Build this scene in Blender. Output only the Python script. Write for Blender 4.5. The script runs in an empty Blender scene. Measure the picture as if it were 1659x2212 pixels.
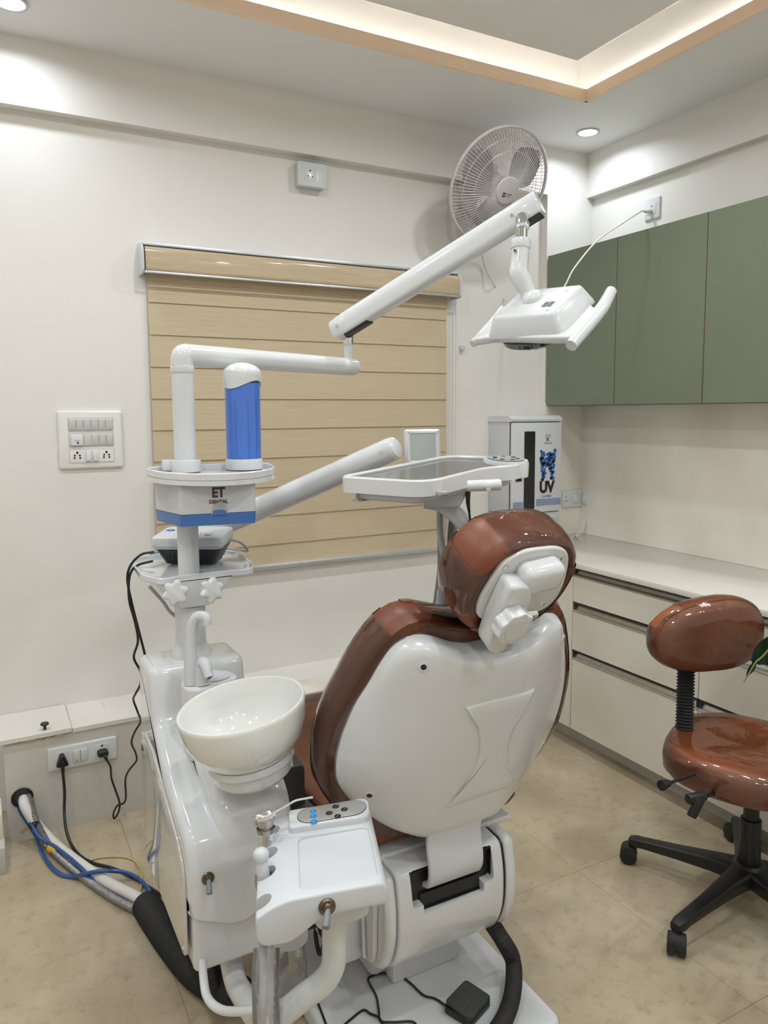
import bpy, bmesh, math, random
from mathutils import Vector, Matrix, noise
from math import pi, sin, cos, radians, tan, atan2, sqrt

# ------------------------------------------------------------------ camera, world, lights
random.seed(7)
scene = bpy.context.scene
COL = scene.collection
FPX, CX, CY, CAMH = 1622.3, 829.5, 1050.0, 1.42
YAW, PITCH, ROLL = radians(28.2457), radians(5.6287), radians(0.3609)
_f = Vector((sin(YAW)*cos(PITCH), cos(YAW)*cos(PITCH), -sin(PITCH)))
_r = Vector((cos(YAW), -sin(YAW), 0))
_d = -_r.cross(_f)
RGT = cos(ROLL)*_r + sin(ROLL)*_d
DWN = -sin(ROLL)*_r + cos(ROLL)*_d
FWD = _f
CAM = Vector((0, 0, CAMH))
cd = bpy.data.cameras.new('camera')
cam = bpy.data.objects.new('camera', cd)
COL.objects.link(cam)
cd.sensor_fit = 'HORIZONTAL'
cd.sensor_width = 36
cd.lens = 36*FPX/1659
cd.shift_y = -(1106-CY)/1659
cd.clip_start = 0.02
cam.matrix_world = Matrix(((RGT.x, -DWN.x, -FWD.x, 0), (RGT.y, -DWN.y, -FWD.y, 0), (RGT.z, -DWN.z, -FWD.z, CAMH), (0, 0, 0, 1)))
scene.camera = cam

scene.view_settings.view_transform = 'Standard'
scene.view_settings.look = 'None'
scene.view_settings.gamma = 1
scene.view_settings.use_curve_mapping = False
scene.view_settings.exposure = 0.10

w = bpy.data.worlds.new('world')
scene.world = w
w.use_nodes = True
w.node_tree.nodes['Background'].inputs[0].default_value = (0.9, 0.93, 1.0, 1)
w.node_tree.nodes['Background'].inputs[1].default_value = 0.02

# the room (metres)
XL, XR = -1.30, 2.72          # left wall, right wall
YF, YB, YC = -1.50, 2.92, 2.87  # wall behind the camera, recessed back wall, face of beam and column
ZC, ZU = 2.664, 2.90          # dropped ceiling, slab above the cove
ZI = 2.760                    # floating ceiling panel in the recess
XCOL = 2.433                  # left side of the column / front of the wall cabinets
LIPX, LIPY = 2.237, 2.41      # edge of the ceiling recess
DOWNLIGHTS = [(2.473, 2.651), (0.150, 2.655), (2.473, 0.60), (2.473, -1.20), (0.15, -1.20), (-1.10, 2.655), (-1.05, 0.60)]  # first two seen, others unseen, rear pair added as fill light
DL_POWER, DL_COL = 2.1, (0.84, 0.92, 1.0)
CEILING_SPOTS = [(1.72, 1.93), (0.75, 1.93), (-0.40, 1.93), (1.87, 0.75), (0.75, 0.75), (-0.40, 0.75), (1.87, -0.60), (0.75, -0.60), (-0.40, -0.60)]  # first inferred from its glow, the rest added to light the room
CS_POWER, CS_COL = 6.2, (0.955, 0.985, 1.0)
COVE_STRENGTH = 36.0

def ray(x, y):
    return RGT*((x-CX)/FPX) + DWN*((y-CY)/FPX) + FWD
def at(x, y, depth):            # the point seen at (x, y) standing 'depth' metres ahead
    return CAM + ray(x, y)*depth
def up(ax, val, x, y):          # the point seen at (x, y) on the plane axis = val
    r = ray(x, y)
    return CAM + r*((val-CAM[ax])/r[ax])
def upl(o, n, x, y):            # ... on any plane
    r = ray(x, y)
    return CAM + r*(n.dot(o-CAM)/n.dot(r))

# ------------------------------------------------------------------ materials
MATS = {}
def mat(name, col, rough=0.5, metal=0.0, coat=0.0, spec=0.5, noise_amt=0.0, noise_scale=8.0, bump=0.0, bump_scale=60.0,
        trans=0.0, emit=None, estr=0.0, alpha=1.0, stretch=None, sss=0.0, ior=1.5, detail=4.0, col2=None, coat_rough=0.04):
    m = bpy.data.materials.new(name)
    m.use_nodes = True
    nt = m.node_tree
    b = nt.nodes['Principled BSDF']
    b.inputs['Base Color'].default_value = (*col, 1)
    b.inputs['Roughness'].default_value = rough
    b.inputs['Metallic'].default_value = metal
    b.inputs['Coat Weight'].default_value = coat
    b.inputs['Coat Roughness'].default_value = coat_rough
    b.inputs['Specular IOR Level'].default_value = spec
    b.inputs['Transmission Weight'].default_value = trans
    b.inputs['IOR'].default_value = ior
    b.inputs['Alpha'].default_value = alpha
    if emit:
        b.inputs['Emission Color'].default_value = (*emit, 1)
        b.inputs['Emission Strength'].default_value = estr
    tc = nt.nodes.new('ShaderNodeTexCoord')
    mp = nt.nodes.new('ShaderNodeMapping')
    nt.links.new(tc.outputs['Object'], mp.inputs['Vector'])
    if stretch:
        mp.inputs['Scale'].default_value = stretch
    n = nt.nodes.new('ShaderNodeTexNoise')
    n.inputs['Scale'].default_value = noise_scale
    n.inputs['Detail'].default_value = detail
    nt.links.new(mp.outputs['Vector'], n.inputs['Vector'])
    mx = nt.nodes.new('ShaderNodeMix')
    mx.data_type = 'RGBA'
    c2 = col2 if col2 else tuple(min(1, c*(1-noise_amt)) for c in col)
    mx.inputs['A'].default_value = (*col, 1)
    mx.inputs['B'].default_value = (*c2, 1)
    rp = nt.nodes.new('ShaderNodeMapRange')
    rp.inputs['From Min'].default_value = 0.35
    rp.inputs['From Max'].default_value = 0.68
    nt.links.new(n.outputs['Fac'], rp.inputs['Value'])
    nt.links.new(rp.outputs['Result'], mx.inputs['Factor'])
    nt.links.new(mx.outputs['Result'], b.inputs['Base Color'])
    if bump:
        n2 = nt.nodes.new('ShaderNodeTexNoise')
        n2.inputs['Scale'].default_value = bump_scale
        n2.inputs['Detail'].default_value = 3
        nt.links.new(mp.outputs['Vector'], n2.inputs['Vector'])
        bp = nt.nodes.new('ShaderNodeBump')
        bp.inputs['Strength'].default_value = bump
        bp.inputs['Distance'].default_value = 0.004
        nt.links.new(n2.outputs['Fac'], bp.inputs['Height'])
        nt.links.new(bp.outputs['Normal'], b.inputs['Normal'])
    MATS[name] = m
    return m

WALL = mat('wall_paint', (0.805, 0.775, 0.73), 0.5, noise_amt=0.03, noise_scale=1.5, bump=0.04, bump_scale=220)
CEILP = mat('ceiling_paint', (0.84, 0.835, 0.815), 0.6, noise_amt=0.02, noise_scale=1.2)
LIPP = mat('peach_lip', (0.95, 0.73, 0.54), 0.6, noise_amt=0.03, noise_scale=2)  # even peach colour for the edge of the ceiling recess
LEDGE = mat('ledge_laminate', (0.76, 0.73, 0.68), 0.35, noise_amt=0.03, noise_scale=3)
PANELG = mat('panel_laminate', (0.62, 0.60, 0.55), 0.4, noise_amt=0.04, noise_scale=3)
CHIP = mat('chipped_board', (0.62, 0.52, 0.36), 0.8, noise_amt=0.5, noise_scale=60)
WHITE = mat('gloss_white_plastic', (0.67, 0.685, 0.695), 0.22, coat=0.5, noise_amt=0.02, noise_scale=3)
WHITEG = mat('high_gloss_white', (0.69, 0.705, 0.72), 0.14, coat=0.8, noise_amt=0.02, noise_scale=3)
WHITEM = mat('matt_white_plastic', (0.60, 0.62, 0.645), 0.42, noise_amt=0.02, noise_scale=4)
CERAM = mat('ivory_ceramic', (0.76, 0.765, 0.725), 0.07, coat=1.0, noise_amt=0.01)
GREYP = mat('pale_grey_plastic', (0.66, 0.66, 0.67), 0.4, noise_amt=0.03)
SWITCHP = mat('ivory_switch_plastic', (0.78, 0.765, 0.72), 0.25, coat=0.3, noise_amt=0.02)
SWITCHG = mat('grey_switch_rocker', (0.60, 0.60, 0.57), 0.3, noise_amt=0.02)
BLUEP = mat('blue_plastic', (0.045, 0.15, 0.42), 0.3, coat=0.3, noise_amt=0.05)
BLACK = mat('black_plastic', (0.012, 0.012, 0.013), 0.4, noise_amt=0.2)
BLACKM = mat('black_rubber', (0.018, 0.018, 0.019), 0.65, noise_amt=0.3, noise_scale=40, bump=0.2, bump_scale=200)
DARKG = mat('charcoal_plastic', (0.03, 0.032, 0.034), 0.5, noise_amt=0.2)
PEDAL = mat('foot_pedal_rubber', (0.05, 0.052, 0.05), 0.7, noise_amt=0.3, noise_scale=80, bump=0.3, bump_scale=300)
CHROME = mat('chrome', (0.75, 0.76, 0.78), 0.12, metal=1.0, noise_amt=0.02)
STEEL = mat('brushed_steel', (0.52, 0.51, 0.49), 0.3, metal=1.0, noise_amt=0.1, noise_scale=30)
STEEL2 = mat('braided_steel_hose', (0.34, 0.33, 0.32), 0.42, metal=0.6, noise_amt=0.35, noise_scale=90)
ALU = mat('anodised_aluminium', (0.66, 0.69, 0.74), 0.35, metal=0.75, noise_amt=0.05)
BRASS = mat('aged_brass', (0.42, 0.28, 0.11), 0.3, metal=1.0, noise_amt=0.3, noise_scale=60)
BRONZE = mat('dark_bronze', (0.20, 0.16, 0.12), 0.3, metal=1.0, noise_amt=0.3, noise_scale=60)
SWGREY = mat('toggle_sleeve_grey', (0.20, 0.22, 0.24), 0.45, noise_amt=0.1)
GREEN = mat('sage_green_laminate', (0.170, 0.205, 0.145), 0.42, noise_amt=0.06, noise_scale=3)
CREAML = mat('cream_stone_laminate', (0.76, 0.725, 0.645), 0.28, noise_scale=3.2, col2=(0.68, 0.64, 0.555), detail=6)
SPLASH = mat('cream_marble_splashback', (0.86, 0.82, 0.75), 0.2, noise_scale=2.6, col2=(0.73, 0.68, 0.60), detail=7, stretch=(1, 1, 0.7))
TOPST = mat('cream_worktop_stone', (0.80, 0.77, 0.705), 0.14, noise_scale=3.0, col2=(0.73, 0.695, 0.62), detail=7)
PLINTH = mat('plinth_grey', (0.55, 0.54, 0.50), 0.35, noise_amt=0.05)
SEAM = mat('brass_seam', (0.33, 0.24, 0.10), 0.4, metal=0.6, noise_amt=0.1)
FABRIC = mat('beige_streaked_fabric', (0.60, 0.50, 0.345), 0.75, noise_scale=3.0, stretch=(2.0, 2.0, 150.0), col2=(0.525, 0.425, 0.28), detail=6)
FABRICG = mat('glossy_beige_pelmet', (0.57, 0.455, 0.30), 0.18, coat=1.0, noise_scale=3.0, stretch=(2.0, 2.0, 110.0), col2=(0.48, 0.375, 0.24), detail=6)
LEATHER = mat('chestnut_leatherette', (0.185, 0.050, 0.018), 0.42, noise_amt=0.25, noise_scale=5, bump=0.08, bump_scale=400)
LEATHR2 = mat('tan_chestnut_leatherette', (0.32, 0.095, 0.032), 0.40, noise_amt=0.25, noise_scale=5, bump=0.08, bump_scale=400)
SCREEN = mat('viewer_screen', (0.42, 0.47, 0.45), 0.25, coat=0.4, noise_amt=0.03)
SMOKE = mat('smoked_tray_glass', (0.13, 0.125, 0.115), 0.10, ior=1.2, spec=0.35, noise_amt=0.05)
LGLASS = mat('dark_lamp_glass', (0.05, 0.05, 0.05), 0.08, coat=1.0, noise_amt=0.05)
SILVER = mat('silver_overlay', (0.52, 0.51, 0.48), 0.35, metal=0.5, noise_amt=0.04)
SKYBTN = mat('blue_button', (0.01, 0.27, 0.68), 0.3, noise_amt=0.02)
BLACKBTN = mat('black_button', (0.015, 0.014, 0.013), 0.3, noise_amt=0.1)
PRINTK = mat('black_print', (0.01, 0.01, 0.01), 0.5)
PRINTB = mat('blue_print', (0.03, 0.13, 0.42), 0.5)
PRINTD = mat('navy_print', (0.03, 0.07, 0.12), 0.5)
PRINTG = mat('grey_print', (0.16, 0.17, 0.17), 0.5)
PRINTW = mat('white_print', (0.8, 0.8, 0.8), 0.5)
PRINTBR = mat('brown_print', (0.06, 0.03, 0.02), 0.5)
HOSEW = mat('white_pvc_hose', (0.74, 0.735, 0.70), 0.4, noise_amt=0.05, noise_scale=15)
HOSEB = mat('blue_air_tube', (0.006, 0.085, 0.33), 0.22, coat=0.5, noise_amt=0.15)
HOSEY = mat('pale_yellow_tube', (0.55, 0.50, 0.17), 0.4, noise_amt=0.1)
TAPEY = mat('yellow_tape', (0.72, 0.45, 0.02), 0.45, noise_amt=0.1)
HOSEG = mat('grey_silicone_hose', (0.42, 0.43, 0.44), 0.4, noise_amt=0.1)
CABLEW = mat('cream_cable', (0.72, 0.68, 0.60), 0.5, noise_amt=0.05)
KRAFT = mat('kraft_tag', (0.42, 0.30, 0.14), 0.8, noise_amt=0.2)
LEAF = mat('dark_green_leaf', (0.007, 0.035, 0.009), 0.35, noise_amt=0.4, noise_scale=12)
LEAFY = mat('leaf_stalk', (0.16, 0.20, 0.05), 0.5, noise_amt=0.3)
TERRA = mat('grey_planter', (0.45, 0.43, 0.40), 0.6, noise_amt=0.15)
SOIL = mat('soil', (0.035, 0.025, 0.018), 0.95, noise_amt=0.5, noise_scale=60, bump=0.6, bump_scale=80)
FANP = mat('fan_pale_plastic', (0.60, 0.565, 0.56), 0.3, coat=0.3, noise_amt=0.03)
FANB = mat('fan_blade_plastic', (0.50, 0.475, 0.475), 0.25, coat=0.3, noise_amt=0.03)
WIRE = mat('fan_guard_wire', (0.66, 0.61, 0.60), 0.35, noise_amt=0.03)
GROUT = mat('floor_joint', (0.40, 0.335, 0.235), 0.8, noise_amt=0.2)
DLGLOW = mat('downlight_diffuser', (0.9, 0.92, 1.0), 0.5, emit=(0.86, 0.91, 1.0), estr=7.0)
LEDM = mat('led_strip', (1.0, 0.95, 0.85), 0.5, emit=(1.0, 0.91, 0.80), estr=COVE_STRENGTH)
GLASSW = mat('window_glass', (0.5, 0.55, 0.55), 0.05, coat=1.0)

def floor_material():
    m = mat('beige_vinyl_tile', (0.53, 0.455, 0.325), 0.32, noise_scale=3.2, col2=(0.41, 0.335, 0.225), detail=8, coat=0.0)
    nt = m.node_tree
    b = nt.nodes['Principled BSDF']
    old = b.inputs['Base Color'].links[0].from_socket
    tc = [n for n in nt.nodes if n.type == 'TEX_COORD'][0]
    geo = nt.nodes.new('ShaderNodeNewGeometry')
    for n in nt.nodes:
        if n.type == 'MAPPING':
            nt.links.new(geo.outputs['Position'], n.inputs['Vector'])
    n3 = nt.nodes.new('ShaderNodeTexNoise')
    n3.inputs['Scale'].default_value = 26
    n3.inputs['Detail'].default_value = 10
    n3.inputs['Roughness'].default_value = 0.75
    nt.links.new(geo.outputs['Position'], n3.inputs['Vector'])
    r3 = nt.nodes.new('ShaderNodeMapRange')
    r3.inputs['From Min'].default_value = 0.50
    r3.inputs['From Max'].default_value = 0.78
    r3.inputs['To Max'].default_value = 0.95
    nt.links.new(n3.outputs['Fac'], r3.inputs['Value'])
    mx = nt.nodes.new('ShaderNodeMix')
    mx.data_type = 'RGBA'
    mx.inputs['B'].default_value = (0.29, 0.225, 0.14, 1)
    nt.links.new(old, mx.inputs['A'])
    nt.links.new(r3.outputs['Result'], mx.inputs['Factor'])
    nt.links.new(mx.outputs['Result'], b.inputs['Base Color'])
    return m
FLOORM = floor_material()

def film_material(name, haze=0.10, gloss=0.10, wr=9.0, strength=0.5):
    m = bpy.data.materials.new(name)
    m.use_nodes = True
    nt = m.node_tree
    for n in list(nt.nodes):
        if n.type != 'OUTPUT_MATERIAL':
            nt.nodes.remove(n)
    out = nt.nodes['Material Output']
    tr = nt.nodes.new('ShaderNodeBsdfTransparent')
    df = nt.nodes.new('ShaderNodeBsdfDiffuse')
    df.inputs['Color'].default_value = (0.75, 0.72, 0.70, 1)
    m1 = nt.nodes.new('ShaderNodeMixShader')
    m1.inputs[0].default_value = haze
    nt.links.new(tr.outputs[0], m1.inputs[1])
    nt.links.new(df.outputs[0], m1.inputs[2])
    gl = nt.nodes.new('ShaderNodeBsdfGlossy')
    gl.inputs['Roughness'].default_value = 0.06
    tc = nt.nodes.new('ShaderNodeTexCoord')
    nz = nt.nodes.new('ShaderNodeTexNoise')
    nz.inputs['Scale'].default_value = wr
    nz.inputs['Detail'].default_value = 4
    nz.inputs['Distortion'].default_value = 1.5
    nt.links.new(tc.outputs['Object'], nz.inputs['Vector'])
    bp = nt.nodes.new('ShaderNodeBump')
    bp.inputs['Strength'].default_value = strength
    bp.inputs['Distance'].default_value = 0.02
    nt.links.new(nz.outputs['Fac'], bp.inputs['Height'])
    nt.links.new(bp.outputs['Normal'], gl.inputs['Normal'])
    fr = nt.nodes.new('ShaderNodeFresnel')
    fr.inputs['IOR'].default_value = 1.5
    nt.links.new(bp.outputs['Normal'], fr.inputs['Normal'])
    ad = nt.nodes.new('ShaderNodeMath')
    ad.operation = 'ADD'
    ad.use_clamp = True
    ad.inputs[1].default_value = gloss
    nt.links.new(fr.outputs[0], ad.inputs[0])
    m2 = nt.nodes.new('ShaderNodeMixShader')
    nt.links.new(ad.outputs[0], m2.inputs[0])
    nt.links.new(m1.outputs[0], m2.inputs[1])
    nt.links.new(gl.outputs[0], m2.inputs[2])
    nt.links.new(m2.outputs[0], out.inputs['Surface'])
    return m
FILM = film_material('clear_plastic_wrap', 0.006, 0.02, 6.0, 0.22)
FILM2 = film_material('clear_plastic_sleeve', 0.22, 0.0, 25, 0.12)

def tint_glass(name, col, haze):
    m = bpy.data.materials.new(name)
    m.use_nodes = True
    nt = m.node_tree
    b = nt.nodes['Principled BSDF']
    b.inputs['Base Color'].default_value = (*col, 1)
    b.inputs['Roughness'].default_value = 0.12
    b.inputs['Coat Weight'].default_value = 0.5
    tr = nt.nodes.new('ShaderNodeBsdfTransparent')
    tr.inputs['Color'].default_value = (col[0]*0.9+0.05, col[1]*0.9+0.15, min(1, col[2]*1.1), 1)
    ms = nt.nodes.new('ShaderNodeMixShader')
    ms.inputs[0].default_value = haze
    nt.links.new(tr.outputs[0], ms.inputs[1])
    nt.links.new(b.outputs[0], ms.inputs[2])
    nt.links.new(ms.outputs[0], nt.nodes['Material Output'].inputs['Surface'])
    return m
BLUETUBE = tint_glass('translucent_blue_tube', (0.10, 0.26, 0.80), 0.72)

# ------------------------------------------------------------------ mesh helpers
WORLD = {}
def link(o, parent, world):
    COL.objects.link(o)
    if parent is not None:
        o.parent = parent
        o.matrix_parent_inverse = WORLD[parent].inverted()
    WORLD[o] = world
    return o
def tag(o, label=None, cat=None, group=None, kind=None):
    if label: o['label'] = label
    if cat: o['category'] = cat
    if group: o['group'] = group
    if kind: o['kind'] = kind
    return o
def thing(name, loc, label, cat, group=None, rotz=0.0):
    o = bpy.data.objects.new(name, None)
    o.empty_display_size = 0.05
    o.location = loc
    o.rotation_euler = (0, 0, rotz)
    link(o, None, Matrix.Translation(Vector(loc)) @ Matrix.Rotation(rotz, 4, 'Z'))
    return tag(o, label, cat, group)
def put(name, bm, material, parent=None, sharp=38, label=None, cat=None, group=None, kind=None, flat=False):
    bmesh.ops.recalc_face_normals(bm, faces=bm.faces)
    me = bpy.data.meshes.new(name)
    xs = [v.co for v in bm.verts]
    lo = Vector((min(v.x for v in xs), min(v.y for v in xs), min(v.z for v in xs)))
    hi = Vector((max(v.x for v in xs), max(v.y for v in xs), max(v.z for v in xs)))
    org = Vector(((lo.x+hi.x)/2, (lo.y+hi.y)/2, lo.z))
    bmesh.ops.translate(bm, verts=bm.verts, vec=-org)
    bm.to_mesh(me)
    bm.free()
    for m in (material if isinstance(material, (list, tuple)) else [material]):
        me.materials.append(m)
    if not flat:
        me.shade_smooth()
        me.set_sharp_from_angle(angle=radians(sharp))
    o = bpy.data.objects.new(name, me)
    o.location = org
    link(o, parent, Matrix.Translation(org))
    return tag(o, label, cat, group, kind)
def new(): return bmesh.new()
def xf(bm, M, verts=None):
    bmesh.ops.transform(bm, matrix=M, verts=verts if verts else bm.verts)
    return bm
def join(*bms):
    out = bms[0]
    for b in bms[1:]:
        me = bpy.data.meshes.new('tmp')
        b.to_mesh(me)
        b.free()
        out.from_mesh(me)
        bpy.data.meshes.remove(me)
    return out
def frame(o, x, y, z):
    return Matrix(((x[0], y[0], z[0], o[0]), (x[1], y[1], z[1], o[1]), (x[2], y[2], z[2], o[2]), (0, 0, 0, 1)))
def axis_frame(p, d, hint=None):
    z = Vector(d).normalized()
    h = Vector(hint) if hint is not None else (Vector((0, 0, 1)) if abs(z.z) < 0.95 else Vector((1, 0, 0)))
    x = h.cross(z).normalized()
    y = z.cross(x)
    return frame(p, x, y, z)
def box(x0, x1, y0, y1, z0, z1, r=0.0, seg=2):
    bm = new()
    bmesh.ops.create_cube(bm, size=1)
    for v in bm.verts:
        v.co = Vector((x0+(v.co.x+0.5)*(x1-x0), y0+(v.co.y+0.5)*(y1-y0), z0+(v.co.z+0.5)*(z1-z0)))
    if r > 0:
        bmesh.ops.bevel(bm, geom=bm.edges[:], offset=r, segments=seg, profile=0.5, affect='EDGES')
    return bm
def cbox(sx, sy, sz, r=0.0, seg=2):
    return box(-sx/2, sx/2, -sy/2, sy/2, -sz/2, sz/2, r, seg)
def ring_loft(rings, cap0=True, cap1=True, closed=True):
    bm = new()
    R = [[bm.verts.new(p) for p in r] for r in rings]
    n = len(R[0])
    for a, b in zip(R[:-1], R[1:]):
        for i in range(n if closed else n-1):
            j = (i+1) % n
            bm.faces.new((a[i], a[j], b[j], b[i]))
    if cap0: bm.faces.new(R[0][::-1])
    if cap1: bm.faces.new(R[-1])
    return bm
def lathe(profile, M=None, seg=32, cap=True):
    rings = [[Vector((max(r, 1e-5)*cos(2*pi*i/seg), max(r, 1e-5)*sin(2*pi*i/seg), z)) for i in range(seg)] for r, z in profile]
    bm = ring_loft(rings, cap, cap)
    bmesh.ops.remove_doubles(bm, verts=bm.verts, dist=3e-5)
    if M is not None: xf(bm, M)
    return bm
def cyl(p0, p1, r0, r1=None, seg=24, bev=0.0):
    p0, p1 = Vector(p0), Vector(p1)
    r1 = r0 if r1 is None else r1
    L = (p1-p0).length
    if bev > 0:
        prof = [(r0-bev, 0), (r0-bev*0.3, bev*0.3), (r0, bev), (r1, L-bev), (r1-bev*0.3, L-bev*0.3), (r1-bev, L)]
    else:
        prof = [(r0, 0), (r1, L)]
    return lathe(prof, axis_frame(p0, p1-p0), seg)
def catmull(pts, sub=8, closed=False):
    P = [Vector(p) for p in pts]
    n = len(P)
    out = []
    rng = range(n if closed else n-1)
    for i in rng:
        if closed:
            a, b, c, d = P[(i-1) % n], P[i], P[(i+1) % n], P[(i+2) % n]
        else:
            a = P[i-1] if i > 0 else P[0]*2-P[1]
            b, c = P[i], P[i+1]
            d = P[i+2] if i+2 < n else P[-1]*2-P[-2]
        for k in range(sub):
            t = k/sub
            out.append(0.5*((2*b) + (c-a)*t + (2*a-5*b+4*c-d)*t*t + (3*b-a-3*c+d)*t*t*t))
    if not closed: out.append(P[-1])
    return out
def sweep(path, prof, scale=None, caps=True, hint=None, closed=False):
    """sweep a closed 2-D profile along a path (parallel transport)"""
    P = [Vector(p) for p in path]
    n = len(P)
    T = []
    for i in range(n):
        a = P[(i-1) % n] if (closed or i > 0) else P[i]
        b = P[(i+1) % n] if (closed or i < n-1) else P[i]
        T.append((b-a).normalized())
    h = Vector(hint) if hint is not None else (Vector((0, 0, 1)) if abs(T[0].z) < 0.9 else Vector((1, 0, 0)))
    N = (h - T[0]*h.dot(T[0])).normalized()
    rings = []
    for i in range(n):
        N = (N - T[i]*N.dot(T[i])).normalized()
        B = T[i].cross(N)
        s = scale[i] if scale else 1.0
        rings.append([P[i] + N*(q[1]*s) + B*(q[0]*s) for q in prof])
    if closed:
        rings.append(rings[0])
        bm = ring_loft(rings, False, False)
        bmesh.ops.remove_doubles(bm, verts=bm.verts, dist=1e-6)
        return bm
    return ring_loft(rings, caps, caps)
def circ(r, seg=10):
    return [(r*cos(2*pi*i/seg), r*sin(2*pi*i/seg)) for i in range(seg)]
def tube(pts, r, sub=8, seg=10, smooth=True, closed=False, scale=None):
    path = catmull(pts, sub, closed) if smooth else [Vector(p) for p in pts]
    if scale is not None and smooth and len(scale) == len(pts):
        k = []
        for i in range(len(pts)-1):
            for j in range(sub):
                t = j/sub
                k.append(scale[i]*(1-t)+scale[i+1]*t)
        k.append(scale[-1])
        scale = k
    return sweep(path, circ(r, seg), scale=scale, closed=closed)
def bent(pts, r, rad=0.03, seg=16, n=6):
    """straight runs joined by round bends"""
    P = [Vector(p) for p in pts]
    out = [P[0]]
    for i in range(1, len(P)-1):
        a = (P[i-1]-P[i]).normalized()
        c = (P[i+1]-P[i]).normalized()
        k = min(rad, (P[i-1]-P[i]).length*0.45, (P[i+1]-P[i]).length*0.45)
        A, C = P[i]+a*k, P[i]+c*k
        for j in range(n+1):
            t = j/n
            out.append(A*(1-t)**2 + P[i]*2*t*(1-t) + C*t*t)
    out.append(P[-1])
    return sweep(out, circ(r, seg))
def ridged(pts, r, pitch, depth, sub=10, seg=16):
    path = catmull(pts, sub)
    L = [0]
    for a, b in zip(path[:-1], path[1:]): L.append(L[-1]+(b-a).length)
    n = max(4, int(L[-1]/(pitch/2)))
    out, sc = [], []
    j = 0
    for i in range(n+1):
        s = L[-1]*i/n
        while j < len(L)-2 and L[j+1] < s: j += 1
        t = (s-L[j])/max(1e-9, L[j+1]-L[j])
        out.append(path[j].lerp(path[j+1], t))
        sc.append(1.0 if i % 2 == 0 else 1-depth/r)
    return sweep(out, circ(r, seg), scale=sc)
def resample(pts, n):
    P = [Vector(p) for p in pts]
    P2 = P+[P[0]]
    L = [0]
    for a, b in zip(P2[:-1], P2[1:]): L.append(L[-1]+(b-a).length)
    out = []
    j = 0
    for i in range(n):
        s = L[-1]*i/n
        while L[j+1] < s: j += 1
        t = (s-L[j])/max(1e-9, L[j+1]-L[j])
        out.append(P2[j].lerp(P2[j+1], t))
    return out
def rrect(w, h, r, seg=6, cx=0, cy=0):
    out = []
    for qx, qy, a0 in ((1, 1, 0), (-1, 1, pi/2), (-1, -1, pi), (1, -1, 3*pi/2)):
        for k in range(seg+1):
            a = a0+pi/2*k/seg
            out.append((cx+qx*(w/2-r)+r*cos(a), cy+qy*(h/2-r)+r*sin(a)))
    return out
def round_poly(pts, r, seg=5):
    P = [Vector((p[0], p[1])) for p in pts]
    n = len(P)
    out = []
    for i in range(n):
        ri = r[i] if isinstance(r, (list, tuple)) else r
        a = (P[i-1]-P[i])
        c = (P[(i+1) % n]-P[i])
        k = min(ri, a.length*0.48, c.length*0.48)
        A, C = P[i]+a.normalized()*k, P[i]+c.normalized()*k
        for j in range(seg+1):
            t = j/seg
            q = A*(1-t)**2 + P[i]*2*t*(1-t) + C*t*t
            out.append((q.x, q.y))
    return out
def centroid(o):
    return (sum(p[0] for p in o)/len(o), sum(p[1] for p in o)/len(o))
def inset2(o, d):
    n = len(o)
    out = []
    area = sum(o[i][0]*o[(i+1) % n][1]-o[(i+1) % n][0]*o[i][1] for i in range(n))
    s = 1 if area > 0 else -1
    for i in range(n):
        a, b, c = Vector(o[i-1][:2]), Vector(o[i][:2]), Vector(o[(i+1) % n][:2])
        t = (c-a)
        if t.length < 1e-9: out.append((b.x, b.y)); continue
        t.normalize()
        out.append((b.x-s*t.y*d, b.y+s*t.x*d))
    return out
def slab(outline, z0, z1, bev=0.0, M=None, seg=3, bottom=True):
    """extruded outline with rounded upper (and lower) rim"""
    V = lambda o, z: [Vector((p[0], p[1], z)) for p in o]
    rings = []
    if bev > 0:
        if bottom:
            for k in range(seg+1):
                a = pi/2*k/seg
                rings.append(V(inset2(outline, bev*(1-sin(a))), z0+bev*(1-cos(a))))
        else:
            rings.append(V(outline, z0))
        for k in range(seg+1):
            a = pi/2*k/seg
            rings.append(V(inset2(outline, bev*(1-cos(a))), z1-bev*(1-sin(a))))
    else:
        rings = [V(outline, z0), V(outline, z1)]
    bm = ring_loft(rings)
    if M is not None: xf(bm, M)
    return bm
def pad(outline, prof, M=None, warp=None):
    """lofted cushion: prof = list of (scale, height) from one face round to the other"""
    c = centroid(outline)
    rings = []
    for s, h in prof:
        ring = []
        for p in outline:
            q = Vector((c[0]+(p[0]-c[0])*s, c[1]+(p[1]-c[1])*s, h))
            if warp: q = warp(q, s)
            ring.append(q)
        rings.append(ring)
    bm = ring_loft(rings)
    if M is not None: xf(bm, M)
    return bm
def wall_ring(outline, t, z0, z1, M=None):
    """an upright rim of thickness t on an outline"""
    i = inset2(outline, t)
    V = lambda o, z: [Vector((p[0], p[1], z)) for p in o]
    k = t*0.35
    rings = [V(inset2(outline, 0), z0), V(outline, z1-k), V(inset2(outline, k), z1), V(inset2(outline, t-k), z1), V(i, z1-k), V(i, z0), V(outline, z0)]
    bm = ring_loft(rings, False, False)
    bmesh.ops.remove_doubles(bm, verts=bm.verts, dist=1e-6)
    if M is not None: xf(bm, M)
    return bm
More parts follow.
